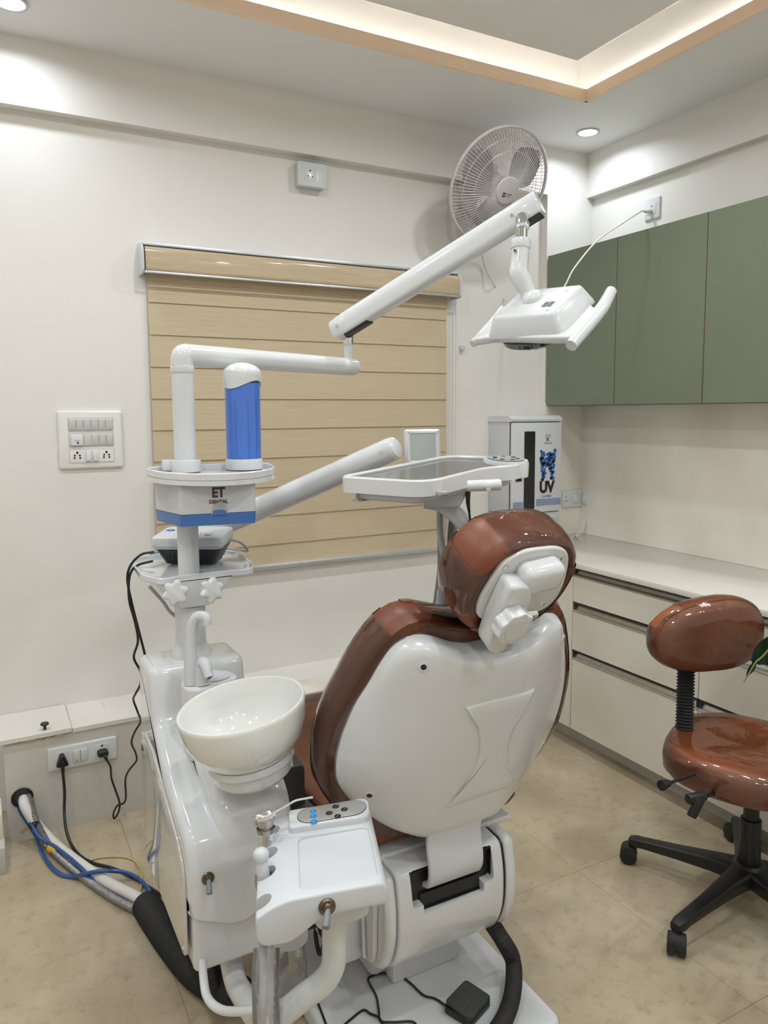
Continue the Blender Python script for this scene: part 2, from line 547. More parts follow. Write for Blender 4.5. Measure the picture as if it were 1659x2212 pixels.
def text(body, size, M, material, parent, name='lettering', offset=0.0, xscale=1.0, align='CENTER', depth=0.0004, label=None):
    c = bpy.data.curves.new('t', 'FONT')
    c.body = body
    c.size = size
    c.align_x = align
    c.align_y = 'CENTER'
    c.offset = offset
    c.extrude = depth
    c.resolution_u = 4
    t = bpy.data.objects.new('t', c)
    COL.objects.link(t)
    dg = bpy.context.evaluated_depsgraph_get()
    me = bpy.data.meshes.new_from_object(t.evaluated_get(dg))
    bpy.data.objects.remove(t)
    bm = new()
    bm.from_mesh(me)
    bpy.data.meshes.remove(me)
    xf(bm, M @ Matrix.Diagonal((xscale, 1, 1, 1)))
    return put(name, bm, material, parent, flat=True, label=label)
def cut(o, cutters):
    """carve cutter meshes out of a finished mesh object"""
    for bm in cutters:
        me = bpy.data.meshes.new('cutter')
        bmesh.ops.recalc_face_normals(bm, faces=bm.faces)
        bm.to_mesh(me); bm.free()
        c = bpy.data.objects.new('cutter', me)
        COL.objects.link(c)
        md = o.modifiers.new('b', 'BOOLEAN')
        md.operation = 'DIFFERENCE'
        md.solver = 'EXACT'
        md.object = c
        dg = bpy.context.evaluated_depsgraph_get()
        dg.update()
        res = bpy.data.meshes.new_from_object(o.evaluated_get(dg))
        o.modifiers.clear()
        old = o.data
        o.data = res
        res.name = old.name
        bpy.data.meshes.remove(old)
        bpy.data.objects.remove(c)
    o.data.shade_smooth()
    o.data.set_sharp_from_angle(angle=radians(35))
    return o
def hit(o, x, y):
    """where the sight line through (x, y) meets a finished mesh (world coordinates) and the surface normal there"""
    from mathutils.bvhtree import BVHTree
    bm = new()
    bm.from_mesh(o.data)
    xf(bm, WORLD[o])
    bm.normal_update()
    t = BVHTree.FromBMesh(bm)
    loc, nor, _, _ = t.ray_cast(CAM, ray(x, y).normalized())
    bm.free()
    if nor is not None and nor.dot(CAM-loc) < 0: nor = -nor
    return loc, nor
def film(src, pred, name, parent, material=None, off=0.0025):
    """clear wrap lying on the faces of src (world coordinates) that pred accepts"""
    bm = new()
    bm.from_mesh(src.data)
    xf(bm, WORLD[src])
    bm.normal_update()
    bmesh.ops.delete(bm, geom=[f for f in bm.faces if not pred(f.calc_center_median())], context='FACES')
    for v in bm.verts:
        v.co += v.normal*(off + 0.0012*noise.noise(v.co*22))
    return put(name, bm, material or FILM, parent, sharp=80)
X, Y, Z = Vector((1, 0, 0)), Vector((0, 1, 0)), Vector((0, 0, 1))
def facing_back(o):  return frame(o, X, Z, -Y)     # text/plates on the back wall, read from the room (normal -Y)
def facing_right(o): return frame(o, -Y, Z, -X)    # on the right wall (normal -X)

# ------------------------------------------------------------------ the room
fl = put('floor', box(XL-0.1, XR+0.1, YF-0.1, YB+0.1, -0.05, -0.004), GROUT, kind='structure', label='beige mottled vinyl tiled floor')
TS = 0.6
tile_bm = box(-TS/2+0.0004, TS/2-0.0004, -TS/2+0.0004, TS/2-0.0004, -0.004, 0.0, 0.0005, 1)
tile_me = bpy.data.meshes.new('tile')
tile_bm.to_mesh(tile_me); tile_bm.free()
tile_me.materials.append(FLOORM)
for i in range(-5, 3):
    for j in range(-6, 3):
        cx, cy = 1.564+TS*(i+0.5), 1.658+TS*(j+0.5)
        if cx-TS/2 < XR and cx+TS/2 > XL and cy+TS/2 > YF and cy-TS/2 < YB:
            o = bpy.data.objects.new('tile', tile_me)
            o.location = (cx, cy, 0)
            link(o, fl, Matrix.Translation((cx, cy, 0)))

wb = put('wall_back', box(XL-0.1, XR+0.1, YB, YB+0.1, -0.05, ZU+0.1), WALL, kind='structure', label='cream painted back wall with the window blind')
put('wall_column', box(XCOL, XR+0.05, YC, YB+0.02, 0, ZC), WALL, kind='structure', label='cream column between blind and wall cabinets')
put('trim_1', box(XL, XCOL+0.001, YC, YB+0.02, 2.442, ZC), WALL, kind='structure', label='cream beam along the top of the back wall')
put('wall_right', box(XR, XR+0.1, YF, YB+0.05, -0.05, ZU+0.1), WALL, kind='structure', label='cream right wall behind the cabinets')
put('trim_2', box(2.68, XR+0.02, YF, YC+0.02, 2.456, ZC), WALL, kind='structure', label='cream beam along the top of the right wall')
put('wall_left', box(XL-0.1, XL, YF, YB+0.05, -0.05, ZU+0.1), WALL, kind='structure', label='cream left wall beside the camera')
put('wall_front', box(XL-0.1, XR+0.1, YF-0.1, YF, -0.05, ZU+0.1), WALL, kind='structure', label='cream wall behind the camera')
put('trim_3', box(2.672, XR, YF, YC, 0.80, 1.46), SPLASH, kind='structure', label='cream marble splashback on the right wall')
put('trim_4', box(XCOL+0.001, 2.672, YC-0.007, YC+0.002, 0.80, 1.46), SPLASH, kind='structure', label='cream marble splashback on the column')

# dropped ceiling with a recessed tray and hidden LED strips
LX0, LY0 = -0.85, -0.95
ce = put('ceiling', join(box(XL, XR+0.02, LIPY, YB+0.02, ZC, ZC+0.04), box(XL, XR+0.02, YF, LY0, ZC, ZC+0.04),
      box(LIPX, XR+0.02, LY0, LIPY, ZC, ZC+0.04), box(XL, LX0, LY0, LIPY, ZC, ZC+0.04)), CEILP, kind='structure', flat=True,
      label='pale dropped ceiling around the lit recess')
SX, SY = 0.085, 0.15
put('ceiling_slab', box(XL, XR, YF, YB, ZU, ZU+0.05), CEILP, ce, flat=True)
put('floating_panel', box(LX0+0.137, LIPX-0.137, LY0+0.10, LIPY-0.094, ZI, ZI+0.03, 0.001, 1), CEILP, ce, flat=True, label='grey floating ceiling panel inside the lit recess')
put('panel_hanger', join(*[box(x-0.02, x+0.02, y-0.02, y+0.02, ZI+0.03, ZU) for x in (-0.4, 0.7, 1.7) for y in (-0.5, 0.8, 1.9)]), CEILP, ce, flat=True)
put('cove_wall', join(box(LIPX+SX, LIPX+SX+0.03, LY0-0.15, LIPY+SY+0.03, ZC+0.04, ZU), box(LX0-0.15, LIPX+SX, LIPY+SY, LIPY+SY+0.03, ZC+0.04, ZU),
      box(LX0-0.15, LX0-0.12, LY0-0.15, LIPY+SY, ZC+0.04, ZU), box(LX0-0.15, LIPX+SX, LY0-0.15, LY0-0.12, ZC+0.04, ZU)), CEILP, ce, flat=True)
e = 0.012
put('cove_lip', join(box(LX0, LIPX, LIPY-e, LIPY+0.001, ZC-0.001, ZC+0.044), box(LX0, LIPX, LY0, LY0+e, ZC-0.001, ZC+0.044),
      box(LIPX-e, LIPX+0.001, LY0, LIPY, ZC-0.001, ZC+0.044), box(LX0-0.001, LX0+e, LY0, LIPY, ZC-0.001, ZC+0.044)), LIPP, ce, flat=True, label='peach edge of the ceiling recess')
for k, b in enumerate((box(LX0, LIPX+0.05, LIPY+0.055, LIPY+0.0565, ZC+0.041, ZC+0.050), box(LIPX+0.045, LIPX+0.0465, LY0, LIPY+0.05, ZC+0.041, ZC+0.050),
      box(LX0, LIPX, LY0-0.0565, LY0-0.055, ZC+0.041, ZC+0.050), box(LX0-0.0565, LX0-0.055, LY0, LIPY, ZC+0.041, ZC+0.050))):
    put('led_strip', b, LEDM, ce)
for b in (box(LX0, LIPX+0.05, LIPY+0.048, LIPY+0.0545, ZC+0.040, ZC+0.052), box(LIPX+0.0385, LIPX+0.0445, LY0, LIPY+0.05, ZC+0.040, ZC+0.052), box(LX0, LIPX, LY0-0.0545, LY0-0.048, ZC+0.040, ZC+0.052), box(LX0-0.0545, LX0-0.048, LY0, LIPY, ZC+0.040, ZC+0.052)):
    put('led_channel', b, WHITEM, ce)

DL_LABELS = ['round recessed downlight near the fan corner', 'round recessed downlight above the switchboard']
for k, (x, y) in enumerate(DOWNLIGHTS+CEILING_SPOTS):
    spot = k >= len(DOWNLIGHTS)
    ZC_, ZC = ZC, (ZI if spot else ZC)
    t = thing('downlight', (x, y, ZC-0.006), DL_LABELS[k] if k < 2 else ('unseen round spotlight set in the raised ceiling' if spot else 'round recessed downlight out of view around the ceiling edge'), 'light', 'raised ceiling spotlights' if spot else 'recessed downlights')
    put('bezel', lathe([(0.050, 0), (0.052, -0.005), (0.044, -0.006), (0.040, -0.003), (0.040, 0.001), (0.050, 0.001)], Matrix.Translation((x, y, ZC)), 32, False), WHITEM, t)
    put('diffuser', lathe([(0.0, 0), (0.041, 0), (0.041, -0.003), (0.0, -0.003)], Matrix.Translation((x, y, ZC-0.001)), 32, False), DLGLOW, t)
    ld = bpy.data.lights.new('downlight_lamp', 'AREA')
    ld.shape = 'DISK'
    ld.size = 0.09
    ld.energy = CS_POWER if spot else DL_POWER
    ld.color = CS_COL if spot else DL_COL
    ld.spread = radians(160)
    lo = bpy.data.objects.new('downlight_lamp', ld)
    lo.location = (x, y, ZC-0.012)
    link(lo, t, Matrix.Translation((x, y, ZC-0.012)))
    ZC = ZC_

# low boxed ledge along the back wall
PY, LZ = 2.692, 0.350
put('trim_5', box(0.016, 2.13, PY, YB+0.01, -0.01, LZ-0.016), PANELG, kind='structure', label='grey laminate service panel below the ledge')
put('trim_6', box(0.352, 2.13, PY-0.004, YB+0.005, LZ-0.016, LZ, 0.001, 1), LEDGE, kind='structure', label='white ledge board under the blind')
lid = thing('access_board', (0.17, 2.80, LZ), 'loose white ledge lid with a black round knob', 'lid')
put('board', box(0.005, 0.226, PY-0.012, YB-0.002, LZ-0.010, LZ+0.006, 0.001, 1), LEDGE, lid)
put('chipped_edge', join(*[box(0.02+k*0.026, 0.02+k*0.026+0.018+random.random()*0.01, PY-0.006, PY-0.0035, LZ-0.016-random.random()*0.006, LZ-0.0101) for k in range(7)]), CHIP, lid)
kb = up(2, LZ+0.006, 97, 1576)
put('knob', lathe([(0.0045, 0), (0.0045, 0.012), (0.013, 0.017), (0.014, 0.021), (0.011, 0.024), (0.0, 0.0245)], Matrix.Translation(kb), 24), BLACK, lid)
lid2 = put('ledge_board', box(0.228, 0.352, PY-0.004, YB+0.005, LZ-0.016, LZ, 0.001, 1), LEDGE, label='short white ledge board between the lid and the dental unit', cat='board')

# corner of a low box at the very left edge
lb = thing('low_box', (-0.15, 2.52, 0), 'corner of a low grey box with white top at the left edge', 'box')
put('body', box(-0.30, 0.004, 2.50, 2.66, 0.0, 0.085, 0.003), PLINTH, lb)
put('top', box(-0.30, 0.001, 2.56, 2.68, 0.085, 0.165, 0.003), LEDGE, lb)

# ------------------------------------------------------------------ roller blind
bl = thing('roller_blind', (1.22, 2.88, 0.80), 'beige striped zebra roller blind lowered over the window', 'blind')
BX0, BX1 = 0.575, 1.885
put('pelmet', xf(slab(round_poly([(-0.045, 0), (0.028, 0), (0.028, 0.085), (-0.005, 0.098), (-0.045, 0.098)], [0.004, 0.02, 0.035, 0.01, 0.004], 8), BX0-0.015, BX1+0.035),
     frame((0, 2.875, 1.932), Vector((0, -1, 0)), Z, X)), FABRICG, bl)
put('top_rail', box(BX0-0.02, BX1+0.04, 2.862, YB, 2.028, 2.038, 0.002), ALU, bl)
put('lower_rail', box(BX0-0.02, BX1+0.04, 2.843, 2.852, 1.926, 1.934, 0.002), ALU, bl)
for x in (BX0-0.024, BX1+0.038):
    put('end_cap', xf(slab(round_poly([(-0.048, -0.008), (0.032, -0.008), (0.032, 0.085), (-0.005, 0.106), (-0.048, 0.106)], [0.004, 0.02, 0.03, 0.01, 0.004], 6), 0, 0.008, 0.002),
        frame((x-0.004, 2.872, 1.932), Vector((0, -1, 0)), Z, X)), WHITEM, bl)
ztop, zbot, nb = 1.935, 0.800, 9
edges = [up(1, 2.893, 330, y).z for y in (595, 652, 722, 791, 862, 930)]
pitch = (edges[1]-edges[5])/4
zz = edges[1]+pitch
rows = []
while zz > zbot+0.01:
    rows.append((min(zz, 1.93), max(zz-pitch, zbot)))
    zz -= pitch
rows.insert(0, (1.932, rows[0][0])) if rows[0][0] < 1.925 else None
for a, b in rows:
    if a-b < 0.01: continue
    bm = new()
    vs = []
    for y, z in ((2.9045, a+0.004), (2.902, (a+b)/2), (2.8995, b), (2.9015, b), (2.9045, (a+b)/2), (2.9070, a+0.004)):
        vs.append((bm.verts.new((BX0, y, z)), bm.verts.new((BX1, y, z))))
    for k in range(6):
        p, q = vs[k], vs[(k+1) % 6]
        bm.faces.new((p[0], p[1], q[1], q[0]))
    bm.faces.new([v[0] for v in vs][::-1]); bm.faces.new([v[1] for v in vs])
    put('fabric_band', bm, FABRIC, bl, sharp=20)
put('bottom_rail', box(BX0-0.003, BX1+0.003, 2.886, 2.908, 0.782, 0.803, 0.004), ALU, bl)
put('chain', tube([(1.905, 2.878, 1.925), (1.906, 2.882, 1.2), (1.908, 2.884, 0.95), (1.912, 2.882, 0.93), (1.918, 2.884, 0.95), (1.920, 2.882, 1.3), (1.920, 2.878, 1.925)], 0.0022, 6, 6), WHITEM, bl)
put('chain_clip', box(1.965, 1.985, 2.90, YB-0.0005, 1.70, 1.722, 0.003), WHITEM, bl)

# ------------------------------------------------------------------ cabinets, worktop
CT = 0.800
put('worktop', box(2.122, 2.671, YF+0.01, YC-0.008, CT-0.022, CT, 0.002), TOPST, label='long cream stone worktop over the drawer units', cat='worktop')
XD = 2.140
HROW = [(0.777, 0.629), (0.629, 0.425), (0.425, 0.081)]
def drawer_unit(y0, y1, label, rows, name='drawer_cabinet'):
    t = thing(name, ((XD+2.66)/2, (y0+y1)/2, 0), label, 'cabinet', 'cream drawer cabinets under the worktop')
    put('carcass', box(XD+0.022, 2.668, y0+0.001, y1-0.001, 0.078, CT-0.0225), CREAML, t)
    put('plinth', box(XD+0.075, XD+0.09, y0, y1, 0.0005, 0.078), PLINTH, t)
    for za, zb in rows:
        d = put('drawer_front', box(XD, XD+0.019, y0+0.0015, y1-0.0015, zb+0.002, za-0.040, 0.001, 1), CREAML, t)
        prof = [(0.0, -0.040), (0.004, -0.041), (0.010, -0.036), (0.016, -0.026), (0.0195, -0.012), (0.0185, -0.008), (0.012, -0.022), (0.006, -0.031), (0.0, -0.033), (-0.002, -0.036)]
        put('handle_channel', xf(slab(prof, y0+0.0015, y1-0.0015), frame((XD, 0, za), X, Z, Y)), STEEL, d, sharp=50)
        put('handle_gap', box(XD+0.0195, XD+0.0215, y0+0.0015, y1-0.0015, za-0.039, za+0.001), BLACK, d)
        put('shadow_gap', box(XD+0.0022, XD+0.0195, y0+0.0015, y1-0.0015, za-0.0075, za-0.0005), BLACK, d)
        for yy in (y0+0.002, y1-0.010):
            put('channel_end', box(XD+0.004, XD+0.019, yy, yy+0.008, za-0.036, za-0.008), DARKG, d)
    return t
drawer_unit(1.700, 2.330, 'cream three-drawer cabinet with steel channels behind the brown stool', HROW)
drawer_unit(1.070, 1.700, 'cream three-drawer cabinet at the right edge of the photo', HROW)
drawer_unit(0.440, 1.070, 'cream three-drawer cabinet beyond the right edge of the photo', HROW)
drawer_unit(2.330, 2.862, 'narrow cream corner cabinet behind the dental chair', [(0.777, 0.081)], 'corner_cabinet')
ys = [2.866, 2.419, 1.966, 1.515, 1.065]
WL = ['sage green wall cabinet nearest the fan and column', 'sage green wall cabinet in the middle below the power socket', 'sage green wall cabinet cut by the right edge of the photo', 'sage green wall cabinet outside the photo on the right']
for k in range(4):
    y1, y0 = ys[k], ys[k+1]
    t = thing('wall_cabinet', ((XCOL+2.68)/2, (y0+y1)/2, 1.444), WL[k], 'cabinet', 'sage green wall cabinets')
    put('carcass', box(XCOL+0.021, 2.6795, y0+0.0005, y1-0.0005, 1.444, 2.157), GREEN, t)
    put('door', box(XCOL+0.002, XCOL+0.020, y0+0.002, y1-0.002, 1.446, 2.155, 0.001, 1), GREEN, t)
    put('edge_strip', box(XCOL+0.002, XCOL+0.0205, y0-0.0004, y0+0.0012, 1.446, 2.155), SEAM, t)

# ------------------------------------------------------------------ switchboards and sockets
def plate(parent, M, w, h, d=0.010, r=0.006, material=SWITCHP, bev=0.004):
    return put('plate', slab(rrect(w, h, max(r, bev*1.25), 5), 0.0003, d, bev, M, bottom=False), material, parent)
def rockers(parent, M, cx, cy, w, h, z, material, tilt=0.0):
    b = cbox(w, h, 0.006, 0.0012)
    xf(b, M @ Matrix.Translation((cx, cy, z)) @ Matrix.Rotation(tilt, 4, 'X'))
    return put('rocker_switch', b, material, parent)
def pin(parent, M, cx, cy, r, z):
    return put('socket_hole', lathe([(0, 0), (r, 0), (r, 0.0006), (0, 0.0006)], M @ Matrix.Translation((cx, cy, z)), 16, False), BLACK, parent)
c = (up(1, YB, 120, 884)+up(1, YB, 269, 1012))/2
M = facing_back(Vector((c.x, YB, c.z)))
W_, H_ = 0.222, 0.212
sb = thing('switchboard', (c.x, YB-0.006, c.z-H_/2), 'large ivory switchboard with three rows of switches and sockets', 'switchboard')
plate(sb, M, W_, H_, 0.014, 0.008, SWITCHP, 0.009)
for k, cy in enumerate((0.055, 0.0, -0.058)):
    put('module_frame', slab(rrect(0.150, 0.046, 0.002, 2), 0.0141, 0.0155, 0.0006, M @ Matrix.Translation((0.0, cy, 0)), bottom=False), GREYP if k < 2 else SWITCHP, sb)
    put('frame_line', wall_ring(rrect(0.1535, 0.0495, 0.002, 2), 0.0015, 0.014, 0.0158, M @ Matrix.Translation((0.0, cy, 0))), SWITCHG, sb)
for k in range(6): rockers(sb, M, -0.0625+k*0.025, 0.055, 0.021, 0.038, 0.0170, SWITCHG, radians(4))
for k in range(3): rockers(sb, M, 0.0125+k*0.025, 0.0, 0.021, 0.038, 0.0170, SWITCHG, radians(4))
put('blank_module', xf(cbox(0.023, 0.042, 0.003, 0.001), M @ Matrix.Translation((-0.0135, 0, 0.0165))), SWITCHG, sb)
bs = put('bell_switch', xf(cbox(0.040, 0.040, 0.008, 0.002), M @ Matrix.Translation((-0.049, 0.0, 0.0185)) @ Matrix.Rotation(radians(-5), 4, 'X')), WHITE, sb)
put('indicator', xf(cbox(0.006, 0.006, 0.001), M @ Matrix.Translation((-0.047, -0.010, 0.0238))), BLACK, bs)
text('anchor', 0.007, M @ Matrix.Translation((-0.049, 0.0, 0.0236)), SWITCHG, bs)
for sx in (-0.050, 0.050):
    for dx, dy, r in ((0, 0.012, 0.0042), (-0.0085, 0.002, 0.0034), (0.0085, 0.002, 0.0034), (-0.0095, -0.007, 0.0034), (0.0095, -0.007, 0.0034)):
        pin(sb, M, sx+dx, -0.058+dy, r, 0.0156)
for dx in (-0.012, 0.012): rockers(sb, M, dx, -0.058, 0.017, 0.038, 0.0185, WHITE, radians(-6))

c = (up(1, YB-0.045, 645, 348)+up(1, YB-0.045, 705, 407))/2
ub = thing('surface_socket_box', (c.x, YB-0.02, c.z-0.045), 'white surface socket box high on the back wall under the beam', 'socket')
put('back_box', box(c.x-0.058, c.x+0.058, YB-0.036, YB-0.0005, c.z-0.045, c.z+0.045, 0.002), WHITEM, ub)
M = facing_back(Vector((c.x, YB-0.036, c.z)))
plate(ub, M, 0.124, 0.094, 0.012, 0.004, WHITE, 0.003)
put('socket_module', slab(rrect(0.050, 0.052, 0.002, 2), 0.012, 0.0135, 0.0006, M @ Matrix.Translation((-0.012, 0, 0)), bottom=False), WHITE, ub)
for dx, dy, r in ((-0.012, 0.013, 0.0038), (-0.021, -0.007, 0.0028), (-0.003, -0.009, 0.0028)): pin(ub, M, dx, dy, r, 0.0136)

c = (up(0, XR, 1393, 425)+up(0, XR, 1430, 480))/2
c = up(0, XR, 1411, 451)
ws = thing('wall_socket', (XR-0.004, c.y, c.z-0.05), 'white square wall socket above the green cabinets', 'socket')
M = facing_right(Vector((XR, c.y, c.z)))
plate(ws, M, 0.088, 0.098, 0.009, 0.003, WHITE, 0.006)
put('socket_module', slab(rrect(0.052, 0.052, 0.002, 2), 0.009, 0.0105, 0.0006, M, bottom=False), WHITE, ws)
pin(ws, M, 0, 0.010, 0.003, 0.0106)
SOCK_R = M @ Vector((0, -0.012, 0.012))

c = up(1, YC-0.008, 1240, 1076)
ls = thing('counter_socket', (c.x, YC-0.012, c.z-0.045), 'white three-module socket above the worktop beside the UV cabinet', 'socket')
M = facing_back(Vector((c.x, YC-0.0075, c.z)))
plate(ls, M, 0.165, 0.086, 0.010, 0.003, WHITE, 0.004)
rockers(ls, M, 0.0, 0.0, 0.036, 0.040, 0.0125, WHITE, radians(-3))
put('plug', xf(cbox(0.026, 0.046, 0.030, 0.006), M @ Matrix.Translation((0.050, -0.006, 0.026))), WHITE, ls)
for dx, dy in ((-0.062, 0.012), (-0.052, -0.010), (-0.066, -0.010), (0.047, 0.022)): pin(ls, M, dx, dy, 0.0028, 0.0102)
LSP = M @ Vector((0.052, -0.028, 0.028))

M = facing_back(Vector(((up(1, PY, 105, 1640).x+up(1, PY, 250, 1610).x)/2, PY, (up(1, PY, 106, 1645).z+up(1, PY, 249, 1610).z)/2)))
ps = thing('panel_socket', (M.translation.x, PY-0.004, M.translation.z-0.04), 'white double socket with two black plugs low on the service panel', 'socket')
plate(ps, M, 0.224, 0.082, 0.009, 0.003, WHITE, 0.006)
for sx in (-0.068, 0.062):
    put('socket_module', slab(rrect(0.048, 0.048, 0.002, 2), 0.009, 0.0105, 0.0006, M @ Matrix.Translation((sx, 0, 0)), bottom=False), WHITE, ps)
for sx in (-0.021, 0.003): rockers(ps, M, sx, 0.0, 0.022, 0.042, 0.0115, WHITE, radians(4))
put('indicator', xf(cbox(0.006, 0.0015, 0.0006), M @ Matrix.Translation((-0.021, -0.014, 0.0158))), BLACK, ps)
pin(ps, M, 0.062, 0.018, 0.0035, 0.0106)
PSM = M.copy()

# ------------------------------------------------------------------ wall fan
fn = Vector((0.02, -0.86, -0.51)).normalized()
fc = at(1078, 402, 3.13)
FM = axis_frame(fc, fn, (0, 0, 1))      # local z = blowing direction
fan = thing('wall_fan', (fc.x, YB-0.02, fc.z-0.3), 'pale oscillating wall fan with round wire guard in the corner', 'fan')
FR = 0.232
mount = up(1, YB, 1000, 480)
bx = mount.x
put('wall_bracket', xf(slab(rrect(0.20, 0.26, 0.05, 6), 0, 0.055, 0.02, None, bottom=False), facing_back(Vector((bx+0.015, YB-0.0005, mount.z+0.02)))), FANP, fan)
put('neck', tube([(bx+0.05, YB-0.05, mount.z+0.03), (fc.x, YB-0.09, mount.z+0.06), fc-fn*0.17-Z*0.05, fc-fn*0.12], 0.032, 6, 14), FANP, fan)
put('motor_housing', lathe([(0.0, -0.20), (0.035, -0.198), (0.058, -0.17), (0.066, -0.12), (0.064, -0.075), (0.045, -0.06), (0.0, -0.06)], FM, 28), FANP, fan)
def guard(zs, z_rim, z_c, rc, n, wr=0.0011):
    bms = []
    for i in range(n):
        a = 2*pi*i/n
        pts = []
        for k in range(7):
            t = k/6
            r = rc + (FR-rc)*t
            z = z_c + (z_rim-z_c)*(t**2.6)
            pts.append(Vector((r*cos(a), r*sin(a), z)))
        bms.append(sweep(pts, circ(wr, 4), caps=False, hint=(cos(a+1.57), sin(a+1.57), 0)))
    out = join(*bms)
    for rr in (0.55, 0.78):
        r = rc+(FR-rc)*rr
        z = z_c+(z_rim-z_c)*(rr**2.6)
        out = join(out, sweep([Vector((r*cos(2*pi*i/48), r*sin(2*pi*i/48), z)) for i in range(48)], circ(wr*1.1, 4), closed=True, hint=(0, 0, 1)))
    return xf(out, FM)
put('front_guard', guard(1, 0.0, 0.062, 0.050, 96), WIRE, fan)
put('rear_guard', guard(-1, 0.0, -0.062, 0.060, 96), WIRE, fan)
put('guard_rim', xf(sweep([Vector((FR*cos(2*pi*i/64), FR*sin(2*pi*i/64), 0)) for i in range(64)], rrect(0.009, 0.016, 0.004, 3), closed=True, hint=(0, 0, 1)), FM), WIRE, fan)
for k in range(3):
    bm = new()
    G = []
    for i in range(9):
        row = []
        t = i/8
        r = 0.045+t*(FR*0.90-0.045)
        for j in range(9):
            s = j/8
            wdt = 1.5*sin(pi*min(1, 0.25+0.62*t))**0.8*(1-0.45*max(0, t-0.75)/0.25)
            a = 2*pi*k/3 + 0.7 + (s-0.45)*wdt
            row.append(bm.verts.new((r*cos(a), r*sin(a), 0.024*(s-0.5)*2*(1-0.4*t) + 0.002)))
        G.append(row)
    for i in range(8):
        for j in range(8):
            bm.faces.new((G[i][j], G[i+1][j], G[i+1][j+1], G[i][j+1]))
    bmesh.ops.solidify(bm, geom=bm.faces[:], thickness=0.003)
    put('blade', xf(bm, FM), FANB, fan, sharp=60)
put('blade_hub', lathe([(0.0, -0.03), (0.038, -0.028), (0.042, 0.0), (0.036, 0.02), (0.0, 0.026)], FM, 24), FANP, fan)
fcap = put('guard_cap', lathe([(0.054, 0.054), (0.056, 0.062), (0.052, 0.068), (0.030, 0.0715), (0.0, 0.0725)], FM, 32), FANP, fan)
TM = FM @ Matrix.Translation((0, -0.006, 0.0722))
# logo: local x must run to the viewer's right
fx = Vector((1, 0, 0)); fx = (fx - fn*fx.dot(fn)).normalized(); fy = fn.cross(fx)
LM = frame(fc+fn*0.0722, fx, fy, fn)
put('logo_ring', wall_ring(rrect(0.016, 0.018, 0.005, 4), 0.0045, 0, 0.0008, LM @ Matrix.Translation((-0.016, -0.016, 0))), PRINTK, fcap)
text('orient', 0.010, LM @ Matrix.Translation((0.010, -0.011, 0)), PRINTG, fcap, offset=0.0002)
text('electric', 0.006, LM @ Matrix.Translation((0.007, -0.020, 0)), PRINTG, fcap)

# fan cable draped past the lamp to the socket over the cabinets
put('fan_cable', tube([fc-fn*0.15+Z*(-0.09), up(1, YB-0.02, 1042, 552), up(1, YB-0.02, 1062, 605), up(1, YB-0.03, 1092, 648), at(1150, 672, 2.75), at(1212, 628, 2.78), at(1240, 580, 2.78), at(1290, 520, 2.80), at(1345, 482, 2.86), at(1385, 457, 2.98), SOCK_R+Vector((-0.02, 0.012, 0))], 0.0030, 8, 8),
    CABLEW, label='thin cream cable draped from the fan to the upper wall socket', cat='cable')
put('fan_plug', cyl(SOCK_R, SOCK_R+Vector((-0.030, 0.018, -0.002)), 0.011, 0.005, 16, 0.003), CABLEW, label='small cream plug in the wall socket above the green cabinets', cat='plug')
for k, dx in enumerate((0.0, 0.018)):
    pts = [LSP+Vector((0.002*k, 0, 0)), LSP+Vector((0.004, -0.006, -0.05)), LSP+Vector((-0.055+dx, -0.03, -0.115)), LSP+Vector((-0.095+dx, -0.04, -0.15)), Vector((LSP.x-0.130+dx, LSP.y-0.06, CT+0.004)), Vector((LSP.x-0.20+dx*2, LSP.y-0.12-0.03*k, CT+0.004))]
    put('counter_cable', tube(pts, 0.0028, 8, 8), CABLEW, label='white cable looping down from the counter socket to the worktop' if k == 0 else 'second white cable twisted beside the first under the counter socket', cat='cable')

# ------------------------------------------------------------------ UV cabinet
UY = 2.742
u0 = up(1, UY, 1105, 1000).x
u1 = min(2.430, up(1, UY, 1212, 1000).x)
uzt = up(1, UY, 1108, 905).z
uzb = up(1, UY, 1108, 1118).z
uv = thing('uv_chamber', ((u0+u1)/2, 2.83, uzb), 'white UV steriliser cabinet with black window strip and blue tooth print', 'cabinet')
put('housing', box(u0, u1, UY+0.016, YB-0.0005, uzb+0.012, uzt-0.012, 0.003), WHITEM, uv)
put('top_cap', xf(slab(round_poly([(0, 0), (-(YB-UY), 0), (-(YB-UY), 0.028), (-0.018, 0.028), (0.004, 0.012)], 0.002, 2), u0-0.004, u1+0.002), frame((0, UY, uzt-0.014), Vector((0, -1, 0)), Z, X)), WHITE, uv)
put('bottom_cap', box(u0-0.002, u1+0.001, UY+0.008, YB-0.0005, uzb-0.020, uzb+0.010, 0.003), WHITE, uv)
put('bracket', box(u0+0.03, u1-0.03, YB-0.10, YB-0.0005, uzb-0.038, uzb-0.020, 0.002), WHITEM, uv)
put('door_gap', box(u0+0.0004, u1-0.0004, UY+0.0150, UY+0.0165, uzb+0.0105, uzt-0.0135), BLACK, uv)
door = put('door', box(u0+0.003, u1-0.001, UY, UY+0.0148, uzb+0.014, uzt-0.0175, 0.002), WHITE, uv)
UW = u1-u0
def UF(fx_, fz_): return facing_back(Vector((u0+fx_*UW, UY-0.0004, uzb+fz_*(uzt-uzb))))
def upx(x, y): return up(1, UY, x, y)
def umid(pxx, pyy): return facing_back(Vector((upx(pxx, pyy).x, UY-0.0003, upx(pxx, pyy).z)))
wz0, wz1 = upx(1143, 1100).z, upx(1143, 932).z
wx0, wx1 = upx(1132, 1010).x, upx(1155, 1010).x
put('window_strip', slab(rrect(wx1-wx0, wz1-wz0, 0.004, 4), 0, 0.002, 0.0008, facing_back(Vector(((wx0+wx1)/2, UY, (wz0+wz1)/2))), bottom=False), BLACK, door)
